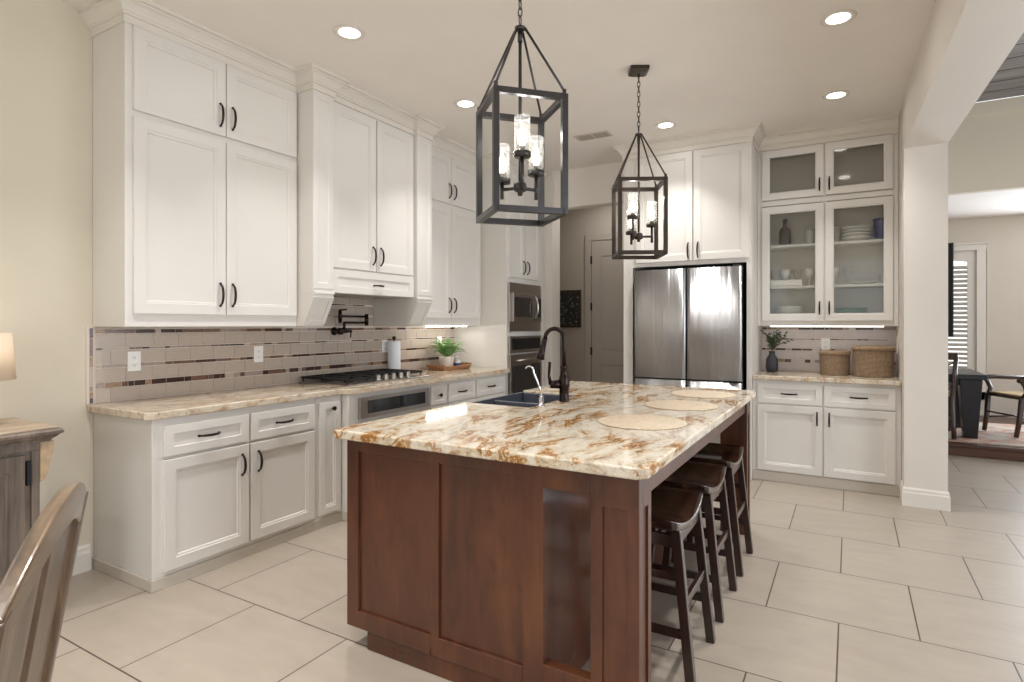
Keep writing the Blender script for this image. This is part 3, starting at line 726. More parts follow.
lathe_thing('cup', 'tall blue cup at the right end of the top shelf', 'cup', [(.0, 0), (.05, 0), (.056, .01), (.062, .17), (.066, .19), (.06, .19), (.05, .02), (0, .015)], (.235, 6.03, T1), 'blue_ceramic')
goblet = [(.0, 0), (.036, 0), (.034, .005), (.006, .012), (.005, .06), (.03, .085), (.042, .12), (.038, .165), (.035, .165), (.038, .12), (.026, .09), (0, .07)]
for i, x in enumerate((-.63, -.53, -.43, -.33, -.235, -.13, -.02)):
    lathe_thing('wine_glass', '%s wine glass from the left on the middle shelf' % ['first', 'second', 'third', 'fourth', 'fifth', 'sixth', 'seventh'][i], 'glass', goblet, (x, 6.07, T2), 'plate_white' if i % 2 else 'shade_glass', 'wine glasses on the middle shelf')
m = MB((-.52, 5.97, T2)); m.box(-.66, -.38, 5.93, 6.01, T2 + .001, T2 + .06); tag(m.build('serving_dish', 'plate_white', None, .012, 3), 'long pale dish in front of the wine glasses, middle shelf', 'dish')
lathe_thing('glass_plate', 'shallow pale plate on the middle shelf behind the right door', 'plate', [(0, 0), (.06, 0), (.10, .018), (.108, .024), (.10, .024), (.06, .008), (0, .006)], (.10, 6.02, T2), 'plate_white')
lathe_thing('glass_bowl', 'clear glass bowl at the right end of the middle shelf', 'bowl', [(0, 0), (.03, 0), (.045, .03), (.05, .08), (.047, .08), (.042, .033), (.03, .008), (0, .006)], (.26, 6.05, T2), 'shade_glass')
plate = [(0, 0), (.08, 0), (.09, .004), (.128, .014), (.133, .018), (.128, .019), (.085, .009), (0, .008)]
for i in range(9):
    nm = ['lowest', 'second', 'third', 'fourth', 'fifth', 'sixth', 'seventh', 'eighth', 'topmost'][i]
    lathe_thing('plate', '%s %splate in the stack on the cabinet floor behind the left glass door' % (nm, 'white ' if i in (0, 8) else 'white '), 'plate', plate, (-.5, 6.02, B0 + i * .0125), 'plate_white', 'plates stacked behind the left glass door')
for i in range(3):
    lathe_thing('green_bowl', ['lowest of the three green bowls on the cabinet floor', 'middle one of the three stacked green bowls', 'topmost of the three green bowls on the cabinet floor'][i], 'bowl', [(0, 0), (.06, 0), (.07, .006), (.13, .04), (.138, .052), (.134, .052), (.12, .04), (.065, .012), (0, .01)], (.0, 6.01, B0 + i * .024), 'green_ceramic', 'green bowls stacked behind the right glass door')
lathe_thing('small_plate', 'small pale plate right of the green bowls', 'plate', plate, (.2, 6.05, B0), 'plate_white', sx=.78, sy=.78)

# worktop niche: vase with sprigs, baskets, outlets
t = thing('vase', 'small black vase with olive sprigs beside the refrigerator', 'vase', (-.64, 5.985, .926))
m = MB(t); m.lathe([(0, 0), (.044, 0), (.052, .01), (.055, .05), (.052, .115), (.038, .145), (.027, .16), (.026, .19), (.03, .195), (.022, .195), (.02, .17), (0, .16)], t.location, 20); m.build('pot', 'vase_black', t)
R = random.Random(11); ms = MB(t); ml = MB(t); base = Vector(t.location) + Vector((0, 0, .18))
def leaf(mb, p, d, L, w, mi=0):
    d = d.normalized(); s_ = d.cross(Vector((0, 0, 1)));
    s_ = s_.normalized() if s_.length > .1 else Vector((1, 0, 0)); u = s_.cross(d) * .12 * L
    mb.add([p, p + d * L * .4 + s_ * w + u, p + d * L, p + d * L * .4 - s_ * w + u, p + d * L * .45 - u * .5], [(0, 1, 4), (1, 2, 4), (2, 3, 4), (3, 0, 4)], mi)
for i in range(13):
    a = R.uniform(0, 2 * PI); sp = R.uniform(.03, .14); h = R.uniform(.12, .235)
    dx, dy = math.cos(a) * sp * 1.1 + .02, math.sin(a) * sp * .6
    pts = [base + Vector((dx * s_ * s_, dy * s_ * s_, h * (s_ - .15 * s_ * s_))) for s_ in [j / 8 for j in range(9)]]
    ms.tube(pts, .0016, 5)
    for j in range(2, 9):
        d0 = (pts[j] - pts[j - 1]).normalized()
        for sg in (-1, 1):
            leaf(ml, pts[j], d0 * .5 + Vector((R.uniform(-1, 1), R.uniform(-1, 1), R.uniform(-.3, .6))), R.uniform(.035, .055), .0085)
ms.build('stems', 'stem_brown', t); ml.build('leaves', 'leaf_olive', t, recalc=False)
def basket(label, cx, cy, r, h, ry):
    t = thing('woven_basket', label, 'basket', (cx, cy, .926))
    m = MB(t); n = 14; prof = [(0, 0), (r * .96, 0)]
    for i in range(n):
        z = .004 + (h - .035) * i / (n - 1); prof += [(r * (.965 + .035 * i / n) + .003, z), (r * (.965 + .035 * i / n), z + (h - .035) / n * .5)]
    prof += [(r, h - .03), (r - .012, h - .03), (r - .014, .02), (0, .02)]
    m.lathe(prof, t.location, 40, sy=ry); m.build('body', 'basket_weave', t)
    m = MB(t); m.lathe([(r - .006, h - .036), (r + .007, h - .036), (r + .009, h - .018), (r + .006, h), (r - .01, h), (r - .012, h - .03)], t.location, 40, sy=ry); m.build('rim', 'basket_band', t)
    m = MB(t); m.lathe([(0, h - .026), (r - .014, h - .026), (r - .014, h - .022), (.0, h - .018)], t.location, 30, sy=ry); m.build('lid', 'basket_band', t)
basket('smaller woven basket, left one of the pair on the short worktop', -.122, 5.93, .118, .215, .85)
basket('larger woven basket, right one of the pair beside the pillar', .168, 5.90, .153, .262, .8)

def outlet(F, u, v, label, w=.074, h=.116, base=.0086):
    c = F(u, v, base); t = thing('wall_outlet', label, 'outlet', c)
    m = MB(t); m.fbox(F, u - w / 2, u + w / 2, v - h / 2, v + h / 2, base, base + .006); m.build('plate', 'outlet_plastic', t, .002)
    for dv in (-.022, .022):
        m = MB(t); m.fbox(F, u - .017, u + .017, v + dv - .014, v + dv + .014, base + .0062, base + .008)
        for du in (-.006, .006): m.fbox(F, u + du - .0012, u + du + .0012, v + dv - .004, v + dv + .006, base + .0078, base + .0084, 1)
        m.fbox(F, u - .002, u + .002, v + dv - .011, v + dv - .007, base + .0078, base + .0084, 1)
        m.build('socket', ['outlet_plastic', 'vent_shadow'], t)
F = FL(XW)
outlet(F, 1.86, 1.155, 'white outlet on the left backsplash nearest its tiled end')
outlet(F, 2.70, 1.16, 'white outlet on the left backsplash just left of the cooktop')
outlet(F, 4.015, 1.175, 'white outlet on the backsplash half hidden by the paper towel roll')
outlet(F, 4.83, 1.19, 'white outlet on the backsplash behind the fern')
outlet(FB(YB), -.20, 1.185, 'white outlet above the smaller woven basket')
m = MB((.349, 5.98, 1.2)); m.box(.343, .3515, 5.945, 6.02, 1.12, 1.27); tag(m.build('switch_plate', 'outlet_plastic', None, .002), 'white switch plate on the side of the niche above the larger basket', 'switch')

# ------------------------------------------------------------------ cooktop, pot filler, towel roll, fern tray
t = thing('cooktop', 'stainless steel gas cooktop with black iron grates set in the left worktop', 'cooktop', (-3.40, 3.50, .9255))
m = MB(t); m.box(-3.655, -3.135, 3.03, 3.975, .9255, .935); m.build('steel_pan', 'appliance_steel', t, .004)
for y0, y1 in ((3.045, 3.345), (3.352, 3.655), (3.662, 3.962)):
    m = MB(t); x0, x1 = -3.645, (-3.15 if y0 < 3.1 else -3.255 if y0 < 3.5 else -3.2); z = .958; b = .012
    for y in (y0 + b, (y0 + y1) / 2, y1 - b): m.box(x0, x1, y - b / 2, y + b / 2, z, z + .018)
    for x in (x0 + b / 2, x0 * .75 + x1 * .25, (x0 + x1) / 2, x0 * .25 + x1 * .75, x1 - b / 2): m.box(x - b / 2, x + b / 2, y0, y1, z, z + .018)
    for x in (x0 + b, (x0 + x1) / 2, x1 - b):
        for y in (y0 + b, y1 - b): m.box(x - b / 2, x + b / 2, y - b / 2, y + b / 2, .936, z)
    m.build('grate', 'black_iron', t, .003)
for x, y, r in ((-3.52, 3.19, .045), (-3.29, 3.19, .036), (-3.45, 3.50, .055), (-3.52, 3.81, .036), (-3.30, 3.81, .045)):
    m = MB(t); m.lathe([(0, .0105), (r, .0105), (r, .02), (r * .7, .024), (r * .7, .03), (0, .031)], (x, y, .9255), 18); m.build('burner', 'black_iron', t)
for i in range(5):
    y = 3.40 + i * .088; x = -3.185
    m = MB(t); m.lathe([(0, .0105), (.026, .0105), (.026, .018), (.021, .022), (.0195, .048), (.016, .052), (0, .052)], (x, y, .9255), 16); m.box(x - .004, x + .004, y - .02, y + .02, .972, .982); m.build('knob', 'nickel', t)

t = thing('pot_filler', 'dark bronze folding pot filler faucet on the backsplash under the hood', 'faucet', (XW + .01, 3.43, 1.32))
X0 = -3.60
m = MB(t); m.tube([(XW + .009, 3.41, 1.318), (XW + .016, 3.41, 1.318), (XW + .02, 3.41, 1.318), (X0 + .012, 3.41, 1.318)], [.034, .034, .02, .018], 16)
m.tube([(X0, 3.405, 1.29), (X0, 3.405, 1.346)], .022, 14); m.tube([(X0, 3.40, 1.318), (X0, 3.52, 1.318)], [.018, .013], 12); m.build('valve', 'oil_bronze', t)
m = MB(t); m.tube([(X0, 3.505, 1.318), (X0 + .01, 3.51, 1.30), (X0 + .015, 3.50, 1.265)], [.007, .006, .005], 8); m.build('lever', 'oil_bronze', t)
m = MB(t); m.tube([(X0, 3.445, 1.32), (X0, 3.445, 1.39), ], .012, 10); m.tube([(X0, 3.445, 1.388), (X0, 3.70, 1.388)], .0095, 10); m.tube([(X0, 3.70, 1.362), (X0, 3.70, 1.462)], .017, 12)
m.tube([(X0, 3.70, 1.44), (X0, 3.40, 1.44)], .0095, 10); m.tube([(X0, 3.40, 1.49), (X0, 3.40, 1.405)], [.014, .017], 12); m.tube([(X0, 3.40, 1.405), (X0, 3.40, 1.385)], .012, 10)
m.tube([(X0, 3.39, 1.49), (X0, 3.47, 1.497)], .007, 8); m.build('arm', 'oil_bronze', t)

t = thing('paper_towel_holder', 'white paper towel roll on a dark holder behind the cooktop', 'paper towels', (-3.605, 4.055, .9255))
m = MB(t); m.lathe([(0, 0), (.075, 0), (.075, .008), (.07, .012), (0, .012)], t.location, 24)
m.lathe([(0, .012), (.008, .012), (.008, .30), (.006, .305), (.016, .312), (.02, .325), (.014, .338), (0, .342)], t.location, 14); m.build('stand', 'bronze', t)
m = MB(t); m.lathe([(.02, .014), (.056, .014), (.058, .018), (.058, .29), (.056, .294), (.02, .294)], t.location, 32); m.build('roll', 'paper', t)

t = thing('wood_tray', 'small wooden tray under the fern by the oven tower', 'tray', (-3.47, 4.72, .9255))
m = MB(t); x, y, z = t.location
m.box(x - .10, x + .10, y - .21, y + .21, z + .001, z + .012)
for sy in (-1, 1): m.hexa([(x - .10, y + sy * .20, z + .012), (x + .10, y + sy * .20, z + .012), (x + .10, y + sy * .21, z + .012), (x - .10, y + sy * .21, z + .012), (x - .115, y + sy * .225, z + .055), (x + .115, y + sy * .225, z + .055), (x + .115, y + sy * .237, z + .055), (x - .115, y + sy * .237, z + .055)])
for sx in (-1, 1): m.hexa([(x + sx * .09, y - .21, z + .012), (x + sx * .10, y - .21, z + .012), (x + sx * .10, y + .21, z + .012), (x + sx * .09, y + .21, z + .012), (x + sx * .103, y - .235, z + .04), (x + sx * .115, y - .235, z + .04), (x + sx * .115, y + .235, z + .04), (x + sx * .103, y + .235, z + .04)])
m.build('base', 'tray_wood', t, .003)
t = thing('potted_fern', 'green fern in a cream crackled pot standing on the wooden tray', 'plant', (-3.49, 4.70, .9395))
m = MB(t); m.lathe([(0, 0), (.055, 0), (.06, .008), (.078, .105), (.08, .115), (.074, .115), (.07, .10), (0, .098)], t.location, 24); m.build('pot', 'ceramic_cream', t)
m = MB(t); m.lathe([(0, .1), (.069, .1), (.05, .108), (0, .11)], t.location, 16); m.build('soil', 'soil', t)
R = random.Random(5); ml = MB(t); base = Vector(t.location) + Vector((0, 0, .105))
for i in range(60):
    a = R.uniform(0, 2 * PI); sp = R.uniform(.07, .19); h = R.uniform(.10, .25); dr_ = R.uniform(.0, .10)
    mi = R.randint(0, 1); dirv = Vector((math.cos(a), math.sin(a), 0)); prev = base + dirv * .02
    sidev = Vector((-dirv.y, dirv.x, 0)); n = 8
    for j in range(1, n + 1):
        s_ = j / n; p = base + dirv * (.02 + sp * s_) + Vector((0, 0, h * s_ * 1.8 - (h + dr_ * .5) * s_ * s_))
        d0 = p - prev
        for sg in (-1, 1): leaf(ml, p, sidev * sg + d0.normalized() * .7 + Vector((0, 0, .1)), .040 * (1.15 - s_ * .8), .009, mi)
        leaf(ml, prev, d0, d0.length * 1.05, .002, mi); prev = p
ml.build('fronds', ['leaf_fern', 'leaf_fern_light'], t, recalc=False)
t = thing('small_bottle', 'small white and blue bottle on the wooden tray beside the fern pot', 'bottle', (-3.445, 4.82, .9405))
m = MB(t); m.lathe([(0, 0), (.032, 0), (.034, .004), (.034, .065), (.02, .08), (0, .082)], t.location, 16); m.build('bottle_body', 'plate_white', t)
m = MB(t); m.lathe([(.0345, .012), (.0352, .013), (.0352, .042), (.0345, .044)], t.location, 16); m.build('sleeve', 'blue_ceramic', t)
m = MB(t); m.lathe([(0, .0825), (.016, .0825), (.016, .108), (.012, .112), (0, .112)], t.location, 12); m.build('cap', 'plate_white', t)

# ------------------------------------------------------------------ island
IX0, IX1, IY0, IY1 = -1.87, -.582, 1.805, 4.17
t = thing('kitchen_island', 'dark brown wooden kitchen island with panelled end and open seating side', 'island', (-1.25, 3.0, 0))
m = MB(t); m.box(-1.868, -.927, 1.832, 2.765, .086, .8835); m.box(-1.868, -.927, 3.455, IY1, .086, .8835); m.box(-1.868, -.927, 2.765, 3.455, .086, .68); m.box(-1.49, -.927, 2.765, 3.455, .68, .8835)
m.build('cabinet_body', 'island_wood', t)
m = MB(t); m.box(-1.765, -.928, 1.818, IY1 - .05, .001, .0855); m.build('toe_board', 'island_wood', t, .002)
F = FB(1.83)
def rails(mb, F, us, vs, hole, th):
    """face frame: fill the rectangle us x vs around the given holes, th proud"""
    u0, u1 = us; v0, v1 = vs; cur = u0
    for a, b, c, d in hole:
        mb.fbox(F, cur, a, v0, v1, 0, th); mb.fbox(F, a, b, v0, c, 0, th); mb.fbox(F, a, b, d, v1, 0, th); cur = b
    mb.fbox(F, cur, u1, v0, v1, 0, th)
m = MB(t); rails(m, F, (-1.870, -.925), (.086, .8835), [(-1.805, -1.418, .158, .836), (-1.380, -1.005, .158, .836)], .025)
m.fbox(F, -1.805, -1.418, .158, .836, 0, .013); m.fbox(F, -1.380, -1.005, .158, .836, 0, .013); m.build('end_panel', 'island_wood', t, .002)
m = MB(t); m.fbox(F, -.925, -.7485, .805, .8835, -.02, .025); m.build('top_rail', 'island_wood', t, .002)
m = MB(t); m.fbox(F, -.925, -.7485, .001, .19, -.02, .025); m.build('bottom_rail', 'island_wood', t, .002)
def post(y0, y1):
    m = MB(t); x0, x1 = -.748, -.582
    m.box(x0 + .004, x1 - .006, y0 + .006, y1 - .006, .001, .883)
    Ff = FB(y0 + .006); rails(m, Ff, (x0, x1), (.001, .8835), [(-.706, -.618, .11, .775)], .007)
    Fb = frame((0, y1 - .006, 0), (1, 0, 0), (0, 1, 0)); rails(m, Fb, (x0, x1), (.001, .8835), [(-.706, -.618, .11, .775)], .007)
    Fs = FL(x1 - .006); rails(m, Fs, (y0, y1), (.001, .8835), [(y0 + .045, y1 - .035, .11, .775)], .007)
    m.build('post', 'island_wood', t, .0015)
post(1.805, 1.935); post(4.04, 4.17)
m = MB(t); m.box(-.618, -.592, 1.936, 4.039, .80, .8835); m.build('apron', 'island_wood', t, .002)
m = MB(t); m.box(-.926, -.749, 4.10, 4.165, .80, .8835); m.build('rear_rail', 'island_wood', t, .002)
# top with a notch for the apron-front sink
CX0, CX1, CY0, CY1 = -1.922, -.548, 1.768, 4.24; SX, SY0, SY1 = -1.50, 2.77, 3.45
m = MB((-1.25, 3.0, .8855)); c = .03
poly = [(CX0 + .012, CY0), (CX1 - c, CY0), (CX1, CY0 + c), (CX1, CY1 - c), (CX1 - c, CY1), (CX0, CY1), (CX0, SY1), (SX, SY1), (SX, SY0), (CX0, SY0), (CX0, CY0 + .012)]
m.prism([(x, y, .8855) for x, y in poly], (0, 0, .0395))
tag(m.build('island_countertop', 'granite', None, .007, 3, tri=True), 'thick cream granite top with rust-brown veins on the wooden island', 'countertop')
t = thing('sink', 'dark grey double-bowl apron-front sink in the island', 'sink', (-1.73, 3.11, .70))
m = MB(t); a0, a1, b0, b1, zt, zb = -1.935, SX - .005, SY0 + .009, SY1 - .009, .916, .70; w = .022
xm = a0 + .03; mid = 3.07
def bowl_ring(m):
    m.box(a0, a0 + .028, b0, b1, zb, zt); m.box(a1 - w - .002, a1 - .004, b0, b1, zb, zt); m.box(a0 + .028, a1 - w - .002, b0, b0 + w, zb, zt); m.box(a0 + .028, a1 - w - .002, b1 - w, b1, zb, zt)
    m.box(a0 + .028, a1 - w - .002, mid - .012, mid + .012, zb, zt - .012); m.box(a0, a1 - .004, b0, b1, zb - .012, zb)
bowl_ring(m); m.build('basin', 'sink_composite', t, .006, 3)
for y in (2.92, 3.26):
    m = MB(t); m.lathe([(0, 0.001), (.04, .001), (.04, .004), (.03, .006), (0, .003)], (-1.73, y, zb), 18); m.build('drain', 'nickel', t)
t = thing('kitchen_faucet', 'dark bronze gooseneck faucet with pull-down spray beside the island sink', 'faucet', (-1.445, 3.09, .9255))
x, y, z = t.location
m = MB(t); m.lathe([(0, 0), (.03, 0), (.031, .006), (.028, .012), (.028, .07), (.033, .085), (.033, .12), (.025, .15), (.018, .185), (.021, .19), (.021, .205), (.016, .21), (0, .21)], t.location, 20); m.build('body', 'oil_bronze', t)
m = MB(t); dx, dy = -.93, -.36; pts = [(x, y, z + .20), (x, y, z + .30), (x, y, z + .35)]; r = .056
for i in range(1, 13):
    a = PI * i / 12 * .96; pts.append((x + dx * (r - r * math.cos(a)), y + dy * (r - r * math.cos(a)), z + .362 + r * 1.1 * math.sin(a)))
m.tube(pts, .0125, 12); m.build('spout', 'oil_bronze', t)
e = Vector(pts[-1]); f = (e - Vector(pts[-2])).normalized()
m = MB(t); m.tube([e, e + f * .02, e + f * .03, e + f * .09, e + f * .125, e + f * .13], [.015, .017, .0155, .020, .025, .022], 14); m.build('spray_head', 'oil_bronze', t)
m = MB(t); s1 = Vector((x - .02, y - .02, z + .10)); m.tube([s1, s1 + Vector((-.045, -.035, .0))], [.026, .022], 12); m.tube([s1 + Vector((-.042, -.032, 0)), s1 + Vector((-.05, -.038, .05)), s1 + Vector((-.046, -.035, .13))], [.012, .008, .009], 10); m.build('lever', 'oil_bronze', t)
t = thing('filter_faucet', 'slim chrome filtered-water faucet in front of the bronze faucet', 'faucet', (-1.46, 2.83, .9255))
x, y, z = t.location
m = MB(t); m.lathe([(0, 0), (.022, 0), (.02, .008), (.014, .012), (.014, .055), (.010, .06), (0, .06)], t.location, 16); m.build('base', 'chrome', t)
m = MB(t); pts = [(x, y, z + .055), (x - .012, y + .0, z + .11), (x - .045, y - .005, z + .185)]
for i in range(8):
    a = PI * .80 * i / 7; r = .026; cx = x - .062; pts.append((cx - .0 + r * math.cos(a + .2) - .008, y - .008, z + .192 + r * math.sin(a + .2)))
m.tube(pts, .0052, 10); m.build('spout', 'chrome', t)
m = MB(t); m.tube([(x, y, z + .05), (x - .03, y - .022, z + .062)], [.007, .005], 8); m.build('lever', 'black_plastic', t)
for i, (px_, py_) in enumerate(((-.825, 2.60), (-.81, 3.245), (-.815, 3.83))):
    lb = ['round woven placemat nearest the camera on the island', 'middle one of the three round woven placemats on the island', 'round woven placemat nearest the refrigerator on the island'][i]
    m = MB((px_, py_, .9255)); m.lathe([(0, 0), (.195, 0), (.2, .003), (.195, .006), (0, .006)], (px_, py_, .9255), 48)
    tag(m.build('placemat', 'placemat_weave'), lb, 'placemat', 'round placemats on the island')

# ------------------------------------------------------------------ stools
def make_stool():
    t = thing('bar_stool', '', 'stool', (0, 0, 0), group='saddle-seat stools at the island')
    m = MB(); nx, ny = 10, 14; hw, hl = .145, .232; top = []; bot = []
    for i in range(nx + 1):
        for j in range(ny + 1):
            u = -1 + 2 * i / nx; v = -1 + 2 * j / ny
            x = u * hw * (1 - .06 * v * v); y = v * hl * (1 - .03 * u * u)
            zz = .592 + .040 * v * v - .006 * (1 - u * u) * (1 - v * v) - .004 * (abs(u) ** 6)
            top.append((x, y, zz)); bot.append((x * .985, y * .985, .560 + .034 * v * v))
    vs = top + bot; N = (nx + 1) * (ny + 1); fs = []
    I = lambda i, j: i * (ny + 1) + j
    for i in range(nx):
        for j in range(ny):
            fs.append((I(i, j), I(i + 1, j), I(i + 1, j + 1), I(i, j + 1))); fs.append((N + I(i, j), N + I(i, j + 1), N + I(i + 1, j + 1), N + I(i + 1, j)))
    for i in range(nx):
        for j in (0, ny): fs.append((I(i, j), I(i + 1, j), N + I(i + 1, j), N + I(i, j)))
    for j in range(ny):
        for i in (0, nx): fs.append((I(i, j), I(i, j + 1), N + I(i, j + 1), N + I(i, j)))
    m.add(vs, fs, 0, True); o = m.build('seat', 'stool_seat_wood', t, .004, 2)
    tp = {}; ft = {}
    for sx in (-1, 1):
        for sy in (-1, 1):
            a = Vector((sx * .118, sy * .165, .578)); b = Vector((sx * .178, sy * .182, .001)); tp[sx, sy] = a; ft[sx, sy] = b
            m = MB(); m.bar(b, a, .036, .034, up=(0, 1, 0)); m.build('leg', 'stool_wood', t, .003)
    P = lambda k, z: ft[k].lerp(tp[k], (z - .001) / .577)
    for sx, z in ((-1, .30), (1, .30)):
        m = MB(); m.bar(P((sx, -1), z), P((sx, 1), z), .018, .032); m.build('stretcher', 'stool_wood', t, .002)
    for sy, z in ((-1, .185), (1, .185), (-1, .40), (1, .40)):
        m = MB(); m.bar(P((-1, sy), z), P((1, sy), z), .018, .032); m.build('stretcher', 'stool_wood', t, .002)
    for sy in (-1, 1):
        m = MB(); m.bar(P((-1, sy), .535), P((1, sy), .535), .018, .05); m.build('seat_rail', 'stool_wood', t, .002)
    for sx in (-1, 1):
        m = MB(); m.bar(P((sx, -1), .545), P((sx, 1), .545), .018, .045); m.build('seat_rail', 'stool_wood', t, .002)
    return t
st = make_stool()
for i, y in enumerate((2.43, 2.995, 3.56)):
    o = st if i == 0 else copy_tree(st)
    o.location = (-.700, y, 0)
    o['label'] = ['dark saddle-seat stool nearest the camera under the island overhang', 'dark saddle-seat stool in the middle of the three at the island', 'dark saddle-seat stool farthest from the camera, near the refrigerator'][i]

# ------------------------------------------------------------------ pendants
def pendant(cx, cy, rot, high, label, mat, yaw):
    t = thing('lantern_pendant', label, 'pendant light', (cx, cy, CE), group='lantern pendants over the island')
    c0, s0 = math.cos(rot), math.sin(rot)
    W_ = lambda x, y, z: Vector((cx + x * c0 - y * s0, cy + x * s0 + y * c0, z))
    m = MB(t); h = .062; m.hexa([W_(-h, -h, 3.095), W_(h, -h, 3.095), W_(h, h, 3.095), W_(-h, h, 3.095), W_(-h, -h, 3.1195), W_(h, -h, 3.1195), W_(h, h, 3.1195), W_(-h, h, 3.1195)])
    m.hexa([W_(-.04, -.04, 3.08), W_(.04, -.04, 3.08), W_(.04, .04, 3.08), W_(-.04, .04, 3.08), W_(-h, -h, 3.095), W_(h, -h, 3.095), W_(h, h, 3.095), W_(-h, h, 3.095)])
    m.tube([(cx, cy, 3.08), (cx, cy, 3.06)], .009, 8); m.build('canopy', mat, t, .002)
    m = MB(t); z = 3.068; i = 0; L = .044; step = .034
    while z - L > 2.668:
        pts = []
        for j in range(10):
            a = 2 * PI * j / 10; r1 = .0095; q = math.cos(a) * r1; zz = z - L / 2 + math.sin(a) * (L / 2)
            pts.append((cx + (q if i % 2 else 0), cy + (0 if i % 2 else q), zz))
        m.tube(pts, .0026, 6, closed=True); z -= step; i += 1
    m.build('chain', mat, t)
    zt, zb, hs, b = 2.342, 1.835, .149, .0255
    m = MB(t); m.lathe([(.012, 2.66), (.024, 2.664), (.024, 2.674), (.012, 2.678)], (cx, cy, 0), 14); m.build('top_ring', mat, t)
    for sx in (-1, 1):
        for sy in (-1, 1):
            m = MB(t); m.tube([W_(sx * .018, sy * .018, 2.664), W_(sx * hs, sy * hs, zt + .012)], .0055, 8); m.tube([W_(sx * hs, sy * hs, zt - .002), W_(sx * hs, sy * hs, zt + .02)], .009, 8); m.build('support_rod', mat, t)
    m = MB(t)
    for z0 in (zt - b / 2, zb + b / 2):
        for a, c in (((-1, -1), (1, -1)), ((1, -1), (1, 1)), ((1, 1), (-1, 1)), ((-1, 1), (-1, -1))):
            e = .0; A = W_(a[0] * hs, a[1] * hs, z0); B = W_(c[0] * hs, c[1] * hs, z0); m.bar(A, B, b, b)
    for sx in (-1, 1):
        for sy in (-1, 1):
            A, B = W_(sx * hs, sy * hs, zb), W_(sx * hs, sy * hs, zt)
            p = [W_(sx * hs + i_ * b / 2, sy * hs + j_ * b / 2, zz) for zz in (zb, zt) for i_, j_ in ((-1, -1), (1, -1), (1, 1), (-1, 1))]; m.hexa(p)
    m.build('cage', mat, t, .0012, 1)
    m = MB(t); m.tube([(cx, cy, 2.655), (cx, cy, 2.61)], .011, 8); m.tube([(cx, cy, 2.62), (cx, cy, 1.99)], .0075, 10); m.lathe([(0, 1.935), (.01, 1.938), (.012, 1.952), (.026, 1.958), (.03, 1.975), (.026, 1.992), (.012, 2.0), (0, 2.0)], (cx, cy, 0), 16); m.build('stem', mat, t)
    for i, zc in enumerate((2.082, 2.038, 2.0)):
        a = yaw + high + i * 2 * PI / 3; r = .088; x, y = cx + r * math.cos(a), cy + r * math.sin(a)
        m = MB(t); m.tube([(cx + .02 * math.cos(a), cy + .02 * math.sin(a), 1.972), (x, y, 1.972)], .0075, 8)
        m.tube([(x, y, 1.93 if i else 1.94), (x, y, zc)], .0085, 8); m.lathe([(0, zc), (.036, zc), (.038, zc + .004), (.038, zc + .02), (.034, zc + .02), (.034, zc + .008), (0, zc + .008)], (x, y, 0), 20)
        m.lathe([(0, zc + .008), (.014, zc + .008), (.012, zc + .045), (0, zc + .045)], (x, y, 0), 12)
        o = m.build('candle_arm', mat, t)
        m = MB(t); m.lathe([(.0325, zc + .009), (.0335, zc + .009), (.0335, zc + .17), (.0325, zc + .17)], (x, y, 0), 24); m.build('glass_shade', 'shade_glass', o)
        m = MB(t); m.lathe([(0, zc + .046), (.009, zc + .046), (.0165, zc + .07), (.0165, zc + .085), (.009, zc + .115), (.002, zc + .137), (0, zc + .138)], (x, y, 0), 14); m.build('bulb', 'bulb_glow', o)
        d = bpy.data.lights.new('pendant_bulb', 'POINT'); d.energy = .7; d.color = WARM; d.shadow_soft_size = .02
        lo = bpy.data.objects.new('pendant_bulb', d); C.objects.link(lo); lo.location = (x, y, zc + .185)
    return t
YAW = math.radians(30.18)
pendant(-1.25, 2.22, math.radians(46.5), math.radians(-85), 'nearer of two lantern pendants over the island, dark pewter cage with three candle lights', 'pewter', YAW)
pendant(-1.25, 3.87, math.radians(28), math.radians(-128), 'farther lantern pendant hanging in front of the refrigerator, bronze cage with square canopy', 'pewter_brown', YAW)

# ------------------------------------------------------------------ ceiling cans, added beams out of view, vent
def down_beam(x, y):          # a reflector beam plus the wide glow of the lens
    for e, sp in ((CAN_POWER, 90), (CAN_SPILL, 165)):
        d = bpy.data.lights.new('down_beam_light', 'AREA'); d.shape = 'DISK'; d.size = .12; d.energy = e; d.color = WARM; d.spread = math.radians(sp)
        lo = bpy.data.objects.new('down_beam_light', d); C.objects.link(lo); lo.location = (x, y, CE - .012)
def can(x, y, label):
    t = thing('recessed_light', label, 'ceiling light', (x, y, CE), group='recessed ceiling lights')
    m = MB(t); m.lathe([(.062, -.004), (.088, -.007), (.094, -.004), (.094, -.0005), (.062, -.0005)], t.location, 32); m.build('trim_ring', 'trim_paint', t)
    m = MB(t); m.lathe([(0, -.003), (.063, -.003), (.063, -.001), (0, -.001)], t.location, 32); m.build('lens', 'can_lens', t)
    down_beam(x, y)
    return t
can(-2.59, 2.52, 'recessed ceiling light nearest the left wall cabinets at the near end')
can(-2.63, 3.795, 'recessed ceiling light just left of the nearer lantern pendant')
can(-.06, 3.80, 'recessed ceiling light highest in the picture, right of the lanterns')
can(-.095, 5.07, 'recessed ceiling light in front of the glass cabinet')
can(-1.40, 5.085, 'recessed ceiling light in front of the cabinet over the refrigerator')
for x, y in ((-.06, 2.52), (-2.6, 1.25), (-1.3, 1.0), (-.06, 1.25), (-2.6, -.1), (-1.3, -.3), (-.06, -.1)):
    down_beam(x, y)  # added unseen beams without fixtures, filling light around the camera
d = bpy.data.lights.new('hall_fill', 'AREA'); d.shape = 'DISK'; d.size = .12; d.energy = 4.5; d.color = WARM  # added unseen lamp to lift the dark hallway
lo = bpy.data.objects.new('hall_fill', d); C.objects.link(lo); lo.location = (-2.5, 6.5, 2.98)
